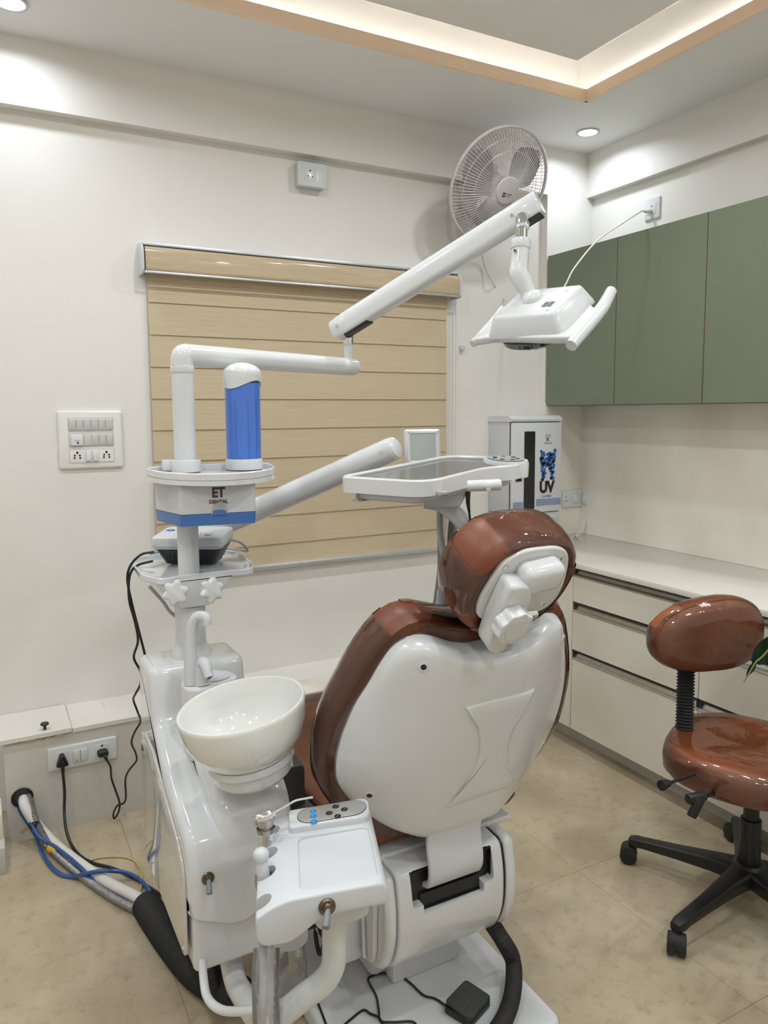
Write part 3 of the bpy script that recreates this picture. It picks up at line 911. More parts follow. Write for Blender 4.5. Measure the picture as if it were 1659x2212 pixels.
put('latch', xf(cbox(0.034, 0.018, 0.006, 0.001), umid(1120, 1036)), BLACK, door)
text('UV', 0.072, umid(1181, 1053), PRINTK, door, offset=0.0042, xscale=0.92)
text('CHAMBER', 0.016, umid(1180, 1072), PRINTB, door, xscale=0.85)
text('K', 0.026, umid(1184, 949), PRINTD, door, offset=0.0006)
text('KOVADENT', 0.0085, umid(1184, 957.5), PRINTD, door)
kl = umid(1184, 946)
put('tooth_outline', xf(tube([(-0.008, -0.020, 0), (-0.014, 0.0, 0), (-0.013, 0.013, 0), (-0.008, 0.017, 0), (0.0, 0.009, 0), (0.008, 0.017, 0), (0.014, 0.013, 0), (0.014, 0.003, 0)], 0.0009, 6, 6), kl), PRINTD, door)
# wavy blue band near the bottom
for xa, xb in ((1108, 1130), (1158, 1211)):
    bms = []
    for k in range(7):
        A = upx(xa, 1088 if xa < 1140 else 1081)
        B = upx(xb, 1085 if xa < 1140 else 1076)
        zc = (upx((xa+xb)/2, (1092.5 if xa < 1140 else 1084)).z) + (k-3)*0.0048
        n = 24
        bms.append(sweep([Vector((A.x+(B.x-A.x)*i/n, UY-0.0004, zc+0.0008*sin(i*1.6))) for i in range(n+1)], circ(0.0011, 4), hint=(0, 1, 0)))
    put('blue_wave_band', join(*bms), PRINTB, door)
# dotted tooth emblem: blobs joined by links, clipped to a tooth outline
def in_tooth(x, y):     # x in -1..1, y in -1.5..1.5 (up)
    if abs(x) > 1: return False
    top = 1.45-0.35*(1-x*x)*(abs(x) < 0.75)
    if y > top: return False
    if y > -0.1: return abs(x) < 0.99-0.10*(1-min(1, abs(y)))
    w0 = 0.90+0.12*(y+0.1)
    return 0.20+0.22*(-y) < abs(x)+0.02 < w0+0.02
em = umid(1183, 1004)
S = 0.047
random.seed(11)
pts = []
for _ in range(900):
    x, y = random.uniform(-1, 1), random.uniform(-1.5, 1.5)
    if in_tooth(x, y) and all((x-a)**2+(y-b)**2 > 0.052 for a, b in pts): pts.append((x, y))
bl_, bk_ = [], []
for i, (x, y) in enumerate(pts):
    r = random.choice((0.0098, 0.0085, 0.007))
    (bk_ if i % 6 == 2 else bl_).append(lathe([(0, 0), (r, 0), (r, 0.0005), (0, 0.0005)], em @ Matrix.Translation((x*S*0.95, y*S, 0)), 12, False))
    near = sorted(pts, key=lambda q: (q[0]-x)**2+(q[1]-y)**2)[1:2+(i % 2)]
    for q in near:
        if i % 6 != 2 and pts.index(q) % 6 != 2 and in_tooth((x+q[0])/2, (y+q[1])/2):
            a = em @ Vector((x*S*0.95, y*S, 0.0002)); b = em @ Vector((q[0]*S*0.95, q[1]*S, 0.0002))
            d = (b-a).normalized(); nrm = d.cross(Y)*0.0042
            bmq = new()
            vs = [bmq.verts.new(a+nrm-Y*0.0001), bmq.verts.new(a-nrm-Y*0.0001), bmq.verts.new(b-nrm-Y*0.0001), bmq.verts.new(b+nrm-Y*0.0001)]
            bmq.faces.new(vs)
            bl_.append(bmq)
put('tooth_emblem', join(*bl_), PRINTB, door, flat=True)
put('tooth_emblem_dots', join(*bk_), PRINTK, door, flat=True)
random.seed(5)

# ------------------------------------------------------------------ hoses and cables at the left wall
def zpath(pts):   # (x, y, height) -> points lying at that height
    return [up(2, h, x, y) for x, y, h in pts]
HOLE = up(1, PY, 48, 1722)
hp = put('wall_grommet', xf(lathe([(0.020, 0.001), (0.030, 0.001), (0.034, -0.004), (0.031, -0.006), (0.023, 0.0)], None, 32, False), frame(HOLE, X, Z, Y)), BLACK, label='round black cable outlet in the service panel', cat='outlet')
put('grommet_pipe', xf(lathe([(0.023, -0.002), (0.023, -0.001), (0.0, -0.001), (0.0, -0.002)], None, 24, False), frame(HOLE, X, Z, Y)), DARKG, hp)
S_ = 0.2893
def cpx(l): return [(x*S_, 1480+y*S_, h) for x, y, h in l]
put('drain_hose', tube([HOLE+Vector((0.004, 0.02, -0.002))]+zpath(cpx([(185, 900, 0.125), (250, 1010, 0.08), (335, 1110, 0.035), (430, 1205, 0.020), (620, 1352, 0.019), (800, 1472, 0.019), (1000, 1575, 0.022), (1100, 1640, 0.03), (1200, 1720, 0.035)])), 0.0165, 8, 14),
    HOSEW, label='white PVC drain hose running from the wall outlet across the floor', cat='hose')
put('braided_hose', ridged([HOLE+Vector((0.018, 0.01, 0.004))]+zpath(cpx([(245, 950, 0.105), (290, 1062, 0.062), (350, 1172, 0.03), (430, 1272, 0.015), (560, 1385, 0.013), (700, 1492, 0.013), (850, 1592, 0.014), (1030, 1685, 0.020), (1110, 1740, 0.03)])), 0.0120, 0.0075, 0.0026),
    STEEL2, label='ribbed steel flexible hose lying beside the white drain hose', cat='hose')
put('blue_tube', tube([HOLE+Vector((-0.014, 0.005, -0.012))]+zpath(cpx([(150, 935, 0.10), (210, 1030, 0.06), (270, 1130, 0.015), (310, 1240, 0.007), (370, 1340, 0.007), (450, 1410, 0.007), (540, 1430, 0.007), (640, 1408, 0.034), (760, 1388, 0.044), (900, 1393, 0.03), (1010, 1430, 0.012), (1090, 1500, 0.01), (1125, 1570, 0.02), (1125, 1640, 0.035)])), 0.0062, 8, 10),
    HOSEB, label='blue air tube curling loosely over the drain hose', cat='tube')
put('blue_tube', tube([HOLE+Vector((-0.004, 0.005, -0.014))]+zpath(cpx([(200, 940, 0.10), (240, 1045, 0.075), (285, 1125, 0.052), (340, 1165, 0.04), (400, 1200, 0.034), (470, 1250, 0.032), (545, 1310, 0.031), (620, 1380, 0.030), (680, 1445, 0.022), (735, 1500, 0.008)])), 0.0056, 8, 10),
    HOSEB, label='second blue air tube taped tightly to the steel hose', cat='tube')
tp = zpath(cpx([(390, 1215, 0.016), (425, 1250, 0.014)]))
put('yellow_tape', cyl(tp[0]+Vector((-0.004, -0.004, 0.004)), tp[1]+Vector((0.004, -0.004, 0.004)), 0.0165, 0.0165, 16), TAPEY, label='yellow tape wrapped around the steel hose and blue tube', cat='tape')
tp = zpath(cpx([(240, 1035, 0.070), (275, 1060, 0.066)]))
tie = put('cable_tie', cyl(tp[0]+Vector((0, 0, 0.0)), tp[1], 0.017, 0.017, 14, 0.004), BLACK, label='black tie with a kraft tag bundling the hoses at the wall', cat='cable tie')
q = zpath(cpx([(180, 1085, 0.06)]))[0]
put('paper_tag', xf(cbox(0.022, 0.0015, 0.012), Matrix.Translation(q) @ Matrix.Rotation(radians(-35), 4, 'Y')), KRAFT, tie)
put('yellow_tube', tube(zpath(cpx([(330, 1190, 0.03), (420, 1260, 0.006), (620, 1312, 0.004), (750, 1288, 0.004), (900, 1282, 0.004), (1000, 1310, 0.004), (1062, 1395, 0.004), (1058, 1480, 0.004), (1035, 1580, 0.02)])), 0.0026, 8, 8),
    HOSEY, label='thin pale yellow tube looping on the floor', cat='tube')
ch = zpath([(316, 1955, 0.032), (345, 2000, 0.038), (380, 2048, 0.040), (420, 2095, 0.042), (470, 2130, 0.05), (520, 2150, 0.07)])
put('corrugated_hose', ridged(ch, 0.040, 0.0125, 0.0055, seg=22), BLACKM, label='thick black corrugated hose covering the cables beside the dental unit', cat='hose')

# plugs and their cables
def wall_plug(label, lx, ly, tri=True):
    M = PSM @ Matrix.Translation((lx, ly, 0.0106))
    if tri:
        o = thing('power_plug', M.translation, label, 'plug')
        put('body', slab(round_poly([(-0.021, -0.016), (0.021, -0.016), (0.006, 0.024), (-0.006, 0.024)], 0.008, 4), 0, 0.026, 0.007, M, bottom=False), BLACK, o)
        put('strain_relief', cyl(M @ Vector((0, -0.012, 0.015)), M @ Vector((0, -0.042, 0.016)), 0.0068, 0.0052, 14, 0.001), BLACK, o)
    else:
        o = thing('power_plug', M.translation, label, 'plug')
        put('body', slab(rrect(0.036, 0.022, 0.010, 5), 0, 0.026, 0.006, M, bottom=False), BLACK, o)
        put('strain_relief', cyl(M @ Vector((0.004, -0.004, 0.020)), M @ Vector((0.010, -0.022, 0.028)), 0.007, 0.005, 14, 0.001), BLACK, o)
    return M
MA = wall_plug('black three-pin plug at the left of the low double socket', -0.068, -0.004, True)
MB = wall_plug('small black two-pin plug at the right of the low double socket', 0.062, -0.004, False)
put('power_cable', tube([MA @ Vector((0, -0.040, 0.016))]+[up(1, PY-0.03, 482*S_, 1480+800*S_), up(1, PY-0.05, 480*S_, 1480+950*S_)]+zpath(cpx([(495, 1085, 0.045), (535, 1195, 0.012), (600, 1275, 0.005), (700, 1330, 0.005), (850, 1370, 0.005), (1000, 1440, 0.005), (1150, 1532, 0.005), (1265, 1603, 0.006), (1420, 1680, 0.01)])), 0.0048, 8, 10),
    BLACK, label='thick black power cable from the three-pin plug down to the floor', cat='cable')
PD = lambda x, y, d: at(x, y, d)
cb = [MB @ Vector((0.010, -0.021, 0.028)), up(1, PY-0.035, 825*S_, 1480+612*S_), up(1, PY-0.04, 832*S_, 1480+695*S_), up(1, PY-0.045, 862*S_, 1480+785*S_), up(1, PY-0.05, 893*S_, 1480+880*S_), up(1, PY-0.055, 884*S_, 1480+950*S_), up(1, PY-0.055, 853*S_, 1480+996*S_), up(1, PY-0.058, 848*S_, 1480+955*S_), up(1, PY-0.06, 878*S_, 1480+898*S_),
      up(1, PY-0.06, 925*S_, 1480+880*S_), up(1, PY-0.07, 940*S_, 1480+830*S_), up(1, PY-0.09, 936*S_, 1480+710*S_), up(1, PY-0.12, 960*S_, 1480+640*S_), up(1, PY-0.16, 1018*S_, 1480+565*S_), up(1, PY-0.2, 1012*S_, 1480+505*S_), up(1, PY-0.24, 982*S_, 1480+430*S_), up(1, PY-0.28, 1005*S_, 1480+352*S_), up(1, PY-0.32, 1050*S_, 1480+270*S_), up(1, PY-0.38, 1030*S_, 1480+205*S_), up(1, PY-0.42, 996*S_, 1480+110*S_),
      at(292, 1500, 2.12), at(303, 1478, 2.08), at(303, 1450, 2.05), at(289, 1420, 2.02), at(298, 1385, 1.99), at(292, 1345, 1.97), at(279, 1295, 1.95), at(280, 1245, 1.95), at(296, 1222, 1.95), at(330, 1212, 1.95)]
put('adapter_cable', tube(cb, 0.0033, 6, 8), BLACK, label='thin wavy black cable hanging from the small device to the two-pin plug', cat='cable')
cb2 = [at(318, 1440, 2.02), at(312, 1410, 2.02), at(303, 1375, 2.0), at(294, 1340, 1.98), at(284, 1300, 1.96), at(275, 1250, 1.95), at(283, 1220, 1.95), at(305, 1198, 1.95), at(332, 1192, 1.95)]
put('device_cable', tube(cb2, 0.0033, 6, 8), BLACK, label='second black cable from the small device down behind the dental unit', cat='cable')

# ------------------------------------------------------------------ dental chair
XC = 0.900
chair = thing('dental_chair', (XC, 1.6, 0), 'reclining chestnut-brown dental chair with glossy white back shell', 'dental chair')
t_ = radians(17.5)
BU, BV, BN = X.copy(), Vector((0, -sin(t_), cos(t_))), Vector((0, -cos(t_), -sin(t_)))
BO = Vector((XC, 1.172, 0.964))
BM = frame(BO, BU, BV, BN)      # u to the right, v up the back, n towards the camera
put('base_plate', slab(round_poly([(0.60, 1.19), (1.09, 1.19), (1.10, 2.25), (0.66, 2.25), (0.60, 1.75)], [0.05, 0.03, 0.08, 0.08, 0.05], 6), 0.001, 0.058, 0.012, None), WHITE, chair)
put('lift_column', join(box(0.76, 1.03, 1.50, 1.95, 0.058, 0.30, 0.02), box(0.80, 0.99, 1.46, 1.52, 0.058, 0.20, 0.01)), WHITE, chair)
# housing under the seat, its rounded back turned to the camera
hprof = round_poly([(1.338, 0.425), (1.322, 0.36), (1.322, 0.265), (1.365, 0.180), (1.62, 0.165), (1.80, 0.22), (1.80, 0.425), (1.40, 0.43)], [0.02, 0.03, 0.05, 0.05, 0.03, 0.03, 0.03, 0.02], 6)
hf = frame((0, 0, 0), Y, Z, X)
hous = put('pedestal_housing', slab(hprof, 0.742, 1.022, 0.006, hf), WHITE, chair)
s0, s1 = 0.775, 0.992
cut(hous, [box(s0, s1, 1.25, 1.46, 0.345, 0.420, 0.010), box(s0+0.028, s1-0.028, 1.25, 1.46, 0.325, 0.40, 0.004)])
put('slot_shade_fill', box(s0-0.005, s1+0.005, 1.455, 1.462, 0.31, 0.44), BLACK, hous)  # black back and fill paint in the shade inside the slot
put('slot_shade_fill', join(box(s0+0.001, s1-0.001, 1.335, 1.46, 0.4165, 0.4192), box(s0+0.0005, s0+0.002, 1.335, 1.46, 0.346, 0.419), box(s1-0.002, s1-0.0005, 1.335, 1.46, 0.346, 0.419), box(s0+0.029, s1-0.029, 1.335, 1.46, 0.3255, 0.327), box(s0+0.0012, s1-0.0012, 1.346, 1.455, 0.3465, 0.4185), box(s0+0.0292, s1-0.0292, 1.340, 1.455, 0.3262, 0.36)), BLACK, hous)
put('side_gasket', slab(inset2(hprof, 0.004), 1.022, 1.028, 0.0, hf), BLACK, chair)
put('side_cap', slab(hprof, 1.028, 1.062, 0.014, hf), WHITE, chair)
put('side_cap', slab(inset2(hprof, 0.002), 0.712, 0.740, 0.012, hf), WHITE, chair)
lp = round_poly([(1.37, 0.20), (1.36, 0.40), (1.46, 0.44), (1.60, 0.42), (1.60, 0.20)], 0.04, 5)
sp = put('side_plate', slab(lp, 0.700, 0.712, 0.004, hf), GREYP, chair)
for px_, py_ in ((770, 1982), (771, 2052)):
    b = up(0, 0.700, px_, py_)
    put('bolt', cyl((0.701, b.y, b.z), (0.688, b.y, b.z), 0.011, 0.010, 6), BLACK, sp)
put('hinge_bar', cyl(up(0, 0.694, 784, 1972), up(0, 0.694, 787, 2068), 0.004, 0.004, 10), WHITEM, sp)
cab = [up(0, 0.66, x, y) for x, y in ((700, 2040), (690, 2060), (682, 2010), (700, 1985), (715, 2030), (705, 2075), (722, 2092))]
put('cable_bundle', tube(cab, 0.0055, 8, 8), BLACK, chair)
put('cable_box', box(0.64, 0.705, 1.42, 1.56, 0.19, 0.34, 0.012), WHITEM, chair)
put('cable_opening', slab(rrect(0.075, 0.12, 0.012, 4), 0, 0.003, 0.0, frame((0.6395, 1.49, 0.27), Y, Z, -X)), BLACK, chair)
# back bracket: curved white strip from the shell into the slot
st = [BO+BV*(-0.44)+BN*(-0.015), BO+BV*(-0.505)+BN*(-0.004), Vector((XC, 1.318, 0.425)), Vector((XC, 1.322, 0.395)), Vector((XC, 1.345, 0.377)), Vector((XC, 1.43, 0.365))]
put('back_bracket', sweep(catmull([p+Vector((-0.016, 0, 0)) for p in st], 6), rrect(0.142, 0.014, 0.005, 3), hint=(0, -1, 0)), WHITEM, chair)
# seat and leg rest
so = round_poly([(0.655, 1.41), (1.145, 1.41), (1.165, 1.72), (1.13, 2.22), (0.68, 2.22), (0.635, 1.70)], [0.06, 0.06, 0.15, 0.10, 0.10, 0.15], 7)
def seat_warp(q, s):
    q.z += 0.012*max(0, (q.y-1.75)/0.5)**2 + 0.02*max(0, (1.52-q.y)/0.2)
    return q
seat = put('seat_cushion', pad(so, [(0.90, 0.436), (0.97, 0.440), (1.0, 0.458), (0.995, 0.482), (0.965, 0.498), (0.90, 0.505), (0.6, 0.504), (0.3, 0.503), (0.02, 0.503)], None, seat_warp), LEATHER, chair)
put('foot_rest_cover', xf(cbox(0.45, 0.13, 0.070, 0.025, 4), Matrix.Translation((0.905, 2.278, 0.475)) @ Matrix.Rotation(radians(4), 4, 'X')), CREAML, chair, label='cream plastic-covered foot end')
film(seat, lambda c: c.z > 0.46 and c.y > 1.45, 'plastic_wrap', seat)
put('seat_frame', box(0.70, 1.10, 1.40, 2.20, 0.420, 0.437, 0.006), WHITE, chair)
# back cushion (outline in u, v)
half = [(0.0, 0.000), (0.05, 0.006), (0.105, 0.022), (0.150, 0.034), (0.190, 0.028), (0.222, 0.002), (0.245, -0.032), (0.270, -0.085), (0.292, -0.142), (0.309, -0.195), (0.319, -0.25), (0.321, -0.315), (0.312, -0.365), (0.285, -0.42), (0.235, -0.48), (0.17, -0.53), (0.09, -0.55), (0.0, -0.555)]
full = half + [(-u, v) for u, v in half[-2:0:-1]]
full = [(p.x, p.y) for p in resample([Vector((a, b, 0)) for a, b in [(q.x, q.y) for q in catmull([Vector((u, v, 0)) for u, v in full], 4, True)]], 96)]
def back_warp(q, s):
    q.z += 0.020*max(0, abs(q.x)-0.12)/0.2*(-1)
    return q
bc = put('back_cushion', pad(full, [(0.90, -0.070), (0.97, -0.072), (1.0, -0.095), (1.0, -0.130), (0.97, -0.155), (0.90, -0.168), (0.7, -0.168), (0.4, -0.160), (0.02, -0.158)], BM, back_warp), LEATHER, chair)
film(bc, lambda c: not (-0.27 < (c-BO).dot(BU) < -0.155 and (c-BO).dot(BV) > 0.0) and not ((c-BO).dot(BU) > 0.19 and (c-BO).dot(BV) > -0.03), 'plastic_wrap', bc)
# white shell
sh = [(0.0, -0.040), (0.04, -0.040), (0.085, -0.028), (0.120, -0.012), (0.155, -0.002), (0.185, -0.006), (0.212, -0.022), (0.234, -0.056), (0.255, -0.102), (0.281, -0.155), (0.299, -0.215), (0.307, -0.265), (0.307, -0.30), (0.297, -0.345), (0.265, -0.392), (0.225, -0.435), (0.165, -0.478), (0.10, -0.502), (0.05, -0.508), (0.0, -0.510)]
fs = sh + [(-u, v) for u, v in sh[-2:0:-1]]
fs = [(p.x, p.y) for p in resample([Vector((q.x, q.y, 0)) for q in catmull([Vector((u, v, 0)) for u, v in fs], 4, True)], 128)]
def shell_warp(q, s):
    w0 = 0.092 - 0.02*(q.y+0.25)
    k = max(0, abs(q.x)-w0)
    q.z -= 0.38*(sqrt(k*k+0.000008)-0.0028) * min(1, s*1.2)
    # roll the top edge over
    return q
shell = put('back_shell', pad(fs, [(0.93, -0.085), (0.985, -0.080), (1.0, -0.070), (1.0, -0.050), (0.99, -0.030), (0.972, -0.015), (0.945, -0.006), (0.90, -0.001), (0.84, 0.002), (0.72, 0.003), (0.58, 0.003), (0.44, 0.003), (0.30, 0.003), (0.16, 0.003), (0.02, 0.003)], BM, shell_warp), WHITE, chair, sharp=60)
# raised hourglass relief
def bplane(x, y):
    p = upl(BO+BN*0.003, BN, x, y)-BO
    return (p.dot(BU), p.dot(BV))
s37 = 0.3737
hg = [(975, 660), (1120, 622), (1260, 588), (1405, 552), (1330, 660), (1260, 770), (1225, 880), (1225, 980), (1245, 1050), (1280, 1105), (1140, 1150), (1000, 1200), (850, 1255), (950, 1150), (1020, 1040), (1052, 940), (1058, 850), (1040, 760)]
hgo = [bplane(640+x*s37, 1280+y*s37) for x, y in hg]
hgo = [(p.x, p.y) for p in resample([Vector((a, b, 0)) for a, b in hgo], 60)]
bm = pad(hgo, [(1.0, -0.004), (0.985, 0.0045), (0.94, 0.007), (0.8, 0.0075), (0.5, 0.0075), (0.02, 0.0075)], None, lambda q, s: Vector((q.x, q.y, q.z+0.0)))
for v in bm.verts:
    k = max(0, abs(v.co.x)-(0.092-0.02*(v.co.y+0.25)))
    v.co.z -= 0.38*(sqrt(k*k+0.000008)-0.0028)*0.66
put('relief_panel', xf(bm, BM), WHITE, shell, sharp=70)
for px_, py_ in ((915, 1441), (798, 1718), (1217, 1381), (1171, 1610)):
    loc, nor = hit(shell, px_, py_)
    if loc is None: continue
    M = axis_frame(loc-nor*0.0008, nor)
    cp = put('screw_cap', lathe([(0.0105, 0.0), (0.0105, 0.002), (0.0065, 0.0025), (0.0055, 0.001), (0.0, 0.001)], M, 20, False), GREYP, shell)
    put('screw_recess', lathe([(0.0, 0.0016), (0.0058, 0.0016), (0.0058, 0.0022), (0.0, 0.0022)], M, 16, False), BLACK, cp)
# head rest
th = radians(30)
HV, HN = Vector((0, -sin(th), cos(th))), Vector((0, -cos(th), -sin(th)))
HO = Vector((XC, 1.13, 1.06))
HM = frame(HO, X, HV, HN)
hh = [(0.0, 0.142), (0.04, 0.140), (0.08, 0.130), (0.110, 0.106), (0.128, 0.070), (0.134, 0.032), (0.130, -0.005), (0.114, -0.046), (0.082, -0.082), (0.04, -0.097), (0.0, -0.101)]
hfull = hh + [(-u, v) for u, v in hh[-2:0:-1]]
hfull = [(p.x, p.y) for p in resample([Vector((q.x, q.y, 0)) for q in catmull([Vector((u, v, 0)) for u, v in hfull], 5, True)], 80)]
hc = put('headrest_cushion', pad(hfull, [(0.78, -0.004), (0.86, -0.002), (0.94, -0.010), (0.985, -0.028), (1.0, -0.055), (0.985, -0.085), (0.94, -0.105), (0.85, -0.118), (0.6, -0.120), (0.3, -0.112), (0.02, -0.110)], HM), LEATHER, chair)
film(hc, lambda c: not (-0.155 < (c-HO).dot(X) < -0.07 and 0.075 < (c-HO).dot(HV) < 0.18) and not ((c-HO).dot(X) > 0.11 and (c-HO).dot(HV) > 0.06) and not ((c-HO).dot(X) < -0.08 and (c-HO).dot(HV) < -0.03), 'plastic_wrap', hc)
pl = [(0.0, 0.128), (0.045, 0.124), (0.074, 0.104), (0.092, 0.06), (0.099, 0.01), (0.085, -0.03), (0.04, -0.050), (0.0, -0.054)]
pf = pl + [(-u, v) for u, v in pl[-2:0:-1]]
pf = [(p.x, p.y) for p in resample([Vector((q.x, q.y, 0)) for q in catmull([Vector((u, v, 0)) for u, v in pf], 5, True)], 72)]
hp_ = put('headrest_plate', slab(pf, -0.012, 0.006, 0.005, HM), WHITE, chair)
def hplane(x, y, d=0.006):
    p = upl(HO+HN*d, HN, x, y)-HO
    return Vector((p.dot(X), p.dot(HV), d))
for x, y in ((1093, 1224), (1210, 1205), (1172, 1304)):
    q = hplane(x, y)
    put('screw', lathe([(0.0055, 0), (0.0055, 0.0012), (0.004, 0.0025), (0.0, 0.0028)], HM @ Matrix.Translation(q), 14), CHROME, hp_)
# hinge barrel block and swivel arm
a, b = hplane(1118, 1232, 0.02), hplane(1200, 1250, 0.02)
hb = hplane(1163, 1241, 0.02)
put('hinge_block', xf(cbox(0.092, 0.062, 0.050, 0.018, 4), HM @ Matrix.Translation((hb.x, hb.y, 0.022)) @ Matrix.Rotation(radians(6), 4, 'Z')), WHITE, hp_)
arm = [hplane(x, y, 0.0) for x, y in ((1078, 1232), (1118, 1230), (1122, 1262), (1095, 1310), (1062, 1372), (1040, 1380), (1025, 1362), (1045, 1300))]
am = put('headrest_arm', slab(round_poly([(p.x, p.y) for p in arm], [0.012, 0.014, 0.014, 0.03, 0.02, 0.012, 0.014, 0.03], 5), 0.004, 0.048, 0.008, HM), WHITE, chair)
# lobed knob on the arm
kc = hplane(1098, 1338, 0.048)
KM = HM @ Matrix.Translation(Vector((kc.x, kc.y, 0.046)))
def lobed(r, n, depth, seg=120):
    return [((r+depth*cos(n*2*pi*i/seg))*cos(2*pi*i/seg), (r+depth*cos(n*2*pi*i/seg))*sin(2*pi*i/seg)) for i in range(seg)]
kn = put('adjusting_knob', slab(lobed(0.0365, 9, 0.0018, 180), 0.002, 0.030, 0.0025, KM), WHITE, am)
put('knob_disc', lathe([(0.0, 0.0302), (0.025, 0.0302), (0.025, 0.0315), (0.0, 0.0318)], KM, 32, False), GREYP, kn)
put('pivot_pin', xf(cyl((0.0, 0, 0), (0.052, 0, 0), 0.010, 0.010, 20, 0.002), KM @ Matrix.Translation((0.020, -0.006, -0.006))), CHROME, am)
# steel neck bar down into the shell
n0 = BO+BU*(0.020)+BN*(-0.030)+BV*(-0.06)
n1 = BO+BU*(0.020)+BN*(-0.014)+BV*0.060
put('neck_bar', xf(cbox(0.050, 0.012, (n1-n0).length, 0.002), axis_frame((n0+n1)/2, n1-n0, BN) @ Matrix.Rotation(0, 4, 'Z')), STEEL, chair)
# black corrugated hose behind the base on the right
rh = [Vector((1.03, 1.42, 0.20)), up(2, 0.17, 1085, 2030), up(2, 0.10, 1108, 2075), up(2, 0.085, 1108, 2140), up(2, 0.082, 1090, 2200), up(2, 0.082, 1050, 2260)]
put('supply_hose', ridged(rh, 0.020, 0.006, 0.0018, seg=16), BLACKM, chair)

# foot pedal and its cord, on the base plate
fp = [up(2, 0.060, x, y) for x, y in ((968, 2188), (1012, 2212), (1050, 2190), (1052, 2160), (1000, 2125))]
c = up(2, 0.075, 1010, 2165)
ftp = thing('foot_pedal', (c.x, c.y, 0.058), 'dark square rubber foot pedal on the white base plate', 'foot pedal')
PM = Matrix.Translation((c.x, c.y, 0.0585)) @ Matrix.Rotation(radians(22), 4, 'Z')
put('body', slab(rrect(0.088, 0.074, 0.010, 4), 0, 0.018, 0.003, PM), BLACK, ftp)
put('pad', slab(rrect(0.086, 0.072, 0.010, 4), 0.017, 0.030, 0.006, PM @ Matrix.Rotation(radians(5), 4, 'X')), PEDAL, ftp)
ZB = 0.062
fcb = [PM @ Vector((-0.040, 0.0, 0.010))]+[up(2, ZB, x, y) for x, y in ((945, 2160), (915, 2150), (888, 2125), (862, 2107), (828, 2103), (800, 2110), (796, 2120), (812, 2150), (818, 2180), (822, 2205), (850, 2208), (890, 2207), (905, 2222))]
put('pedal_cord', tube(fcb, 0.0026, 8, 8), BLACK, label='thin black cord curving over the base plate from the foot pedal', cat='cord')
put('loose_cord', tube([up(2, ZB, x, y) for x, y in ((735, 2222), (760, 2200), (785, 2182), (800, 2190), (820, 2200), (832, 2230))], 0.0026, 8, 8), BLACK, label='loose black cord end on the base plate at the bottom edge', cat='cord')
put('arm_cord', tube([up(2, z, x, y) for x, y, z in ((650, 2092, 0.12), (664, 2115, 0.09), (680, 2150, 0.064), (690, 2175, 0.062), (704, 2212, 0.062), (712, 2240, 0.062))], 0.0026, 8, 8), BLACK, label='black cord running down past the white support arm', cat='cord')

# ------------------------------------------------------------------ dental unit (cuspidor cabinet and post)
U0, U1 = 0.325, 0.560
unit = thing('dental_unit', (0.44, 1.70, 0), 'glossy white dental unit cabinet with spittoon bowl and upright post', 'dental unit')
def sections(poly, xs, M, tweak=None):
    rings = []
    for x, ins in xs:
        o = inset2(poly, ins)
        ring = []
        for k, p in enumerate(o):
            q = (p[0], p[1])
            if tweak: q = tweak(q, x)
            ring.append(M @ Vector((q[0], q[1], x)))
        rings.append(ring)
    return ring_loft(rings)
MYZ = frame((0, 0, 0), Y, Z, X)
r_ = 0.022
def xsec(a, b, r, n=5):
    l = [(a + r*(1-cos(pi/2*k/n)), r*(1-sin(pi/2*k/n))) for k in range(n+1)]
    l2 = [(b - r*(1-cos(pi/2*k/n)), r*(1-sin(pi/2*k/n))) for k in range(n, -1, -1)]
    mid = [(a+r+(b-a-2*r)*k/6, 0.0) for k in range(1, 6)]
    return l+mid+l2
cov = round_poly([(1.447, 0.385), (1.443, 0.50), (1.468, 0.560), (1.566, 0.586), (1.674, 0.632), (1.760, 0.690), (1.795, 0.815), (1.935, 0.815), (1.945, 0.385)], [0.004, 0.03, 0.04, 0.04, 0.04, 0.03, 0.022, 0.025, 0.004], 6)
def vee(q, x):
    if q[1] < 0.43 and q[0] < 1.6:
        t = 1-abs((x-0.43)/(0.115))
        return (q[0], q[1]-0.050*max(0, t)+0.016)
    return q
cover = put('cover', sections(cov, xsec(U0, U1, r_), MYZ, vee), WHITEG, unit, sharp=55)
low = round_poly([(1.458, 0.266), (1.456, 0.45), (1.94, 0.45), (1.94, 0.262)], [0.012, 0.002, 0.002, 0.012], 4)
put('cabinet', sections(low, xsec(U0+0.008, U1-0.01, 0.014), MYZ), WHITE, unit, sharp=55)
spn = round_poly([(1.475, 0.295), (1.468, 0.47), (1.50, 0.525), (1.62, 0.572), (1.74, 0.630), (1.86, 0.640), (1.90, 0.60), (1.90, 0.295)], [0.02, 0.03, 0.05, 0.04, 0.04, 0.04, 0.04, 0.02], 6)
sd = put('side_panel', slab(spn, 0.0, 0.006, 0.003, frame((U0-0.0005, 0, 0), Y, Z, -X), bottom=False), mat('film_covered_side_panel', (0.62, 0.61, 0.58), 0.12, metal=0.25, coat=1.0, noise_amt=0.05, bump=0.12, bump_scale=6), unit)
for y, z in ((1.87, 0.62), (1.50, 0.46), (1.49, 0.31), (1.80, 0.33)):
    put('screw', cyl((U0-0.006, y, z), (U0-0.009, y, z), 0.004, 0.004, 10), CHROME, sd)
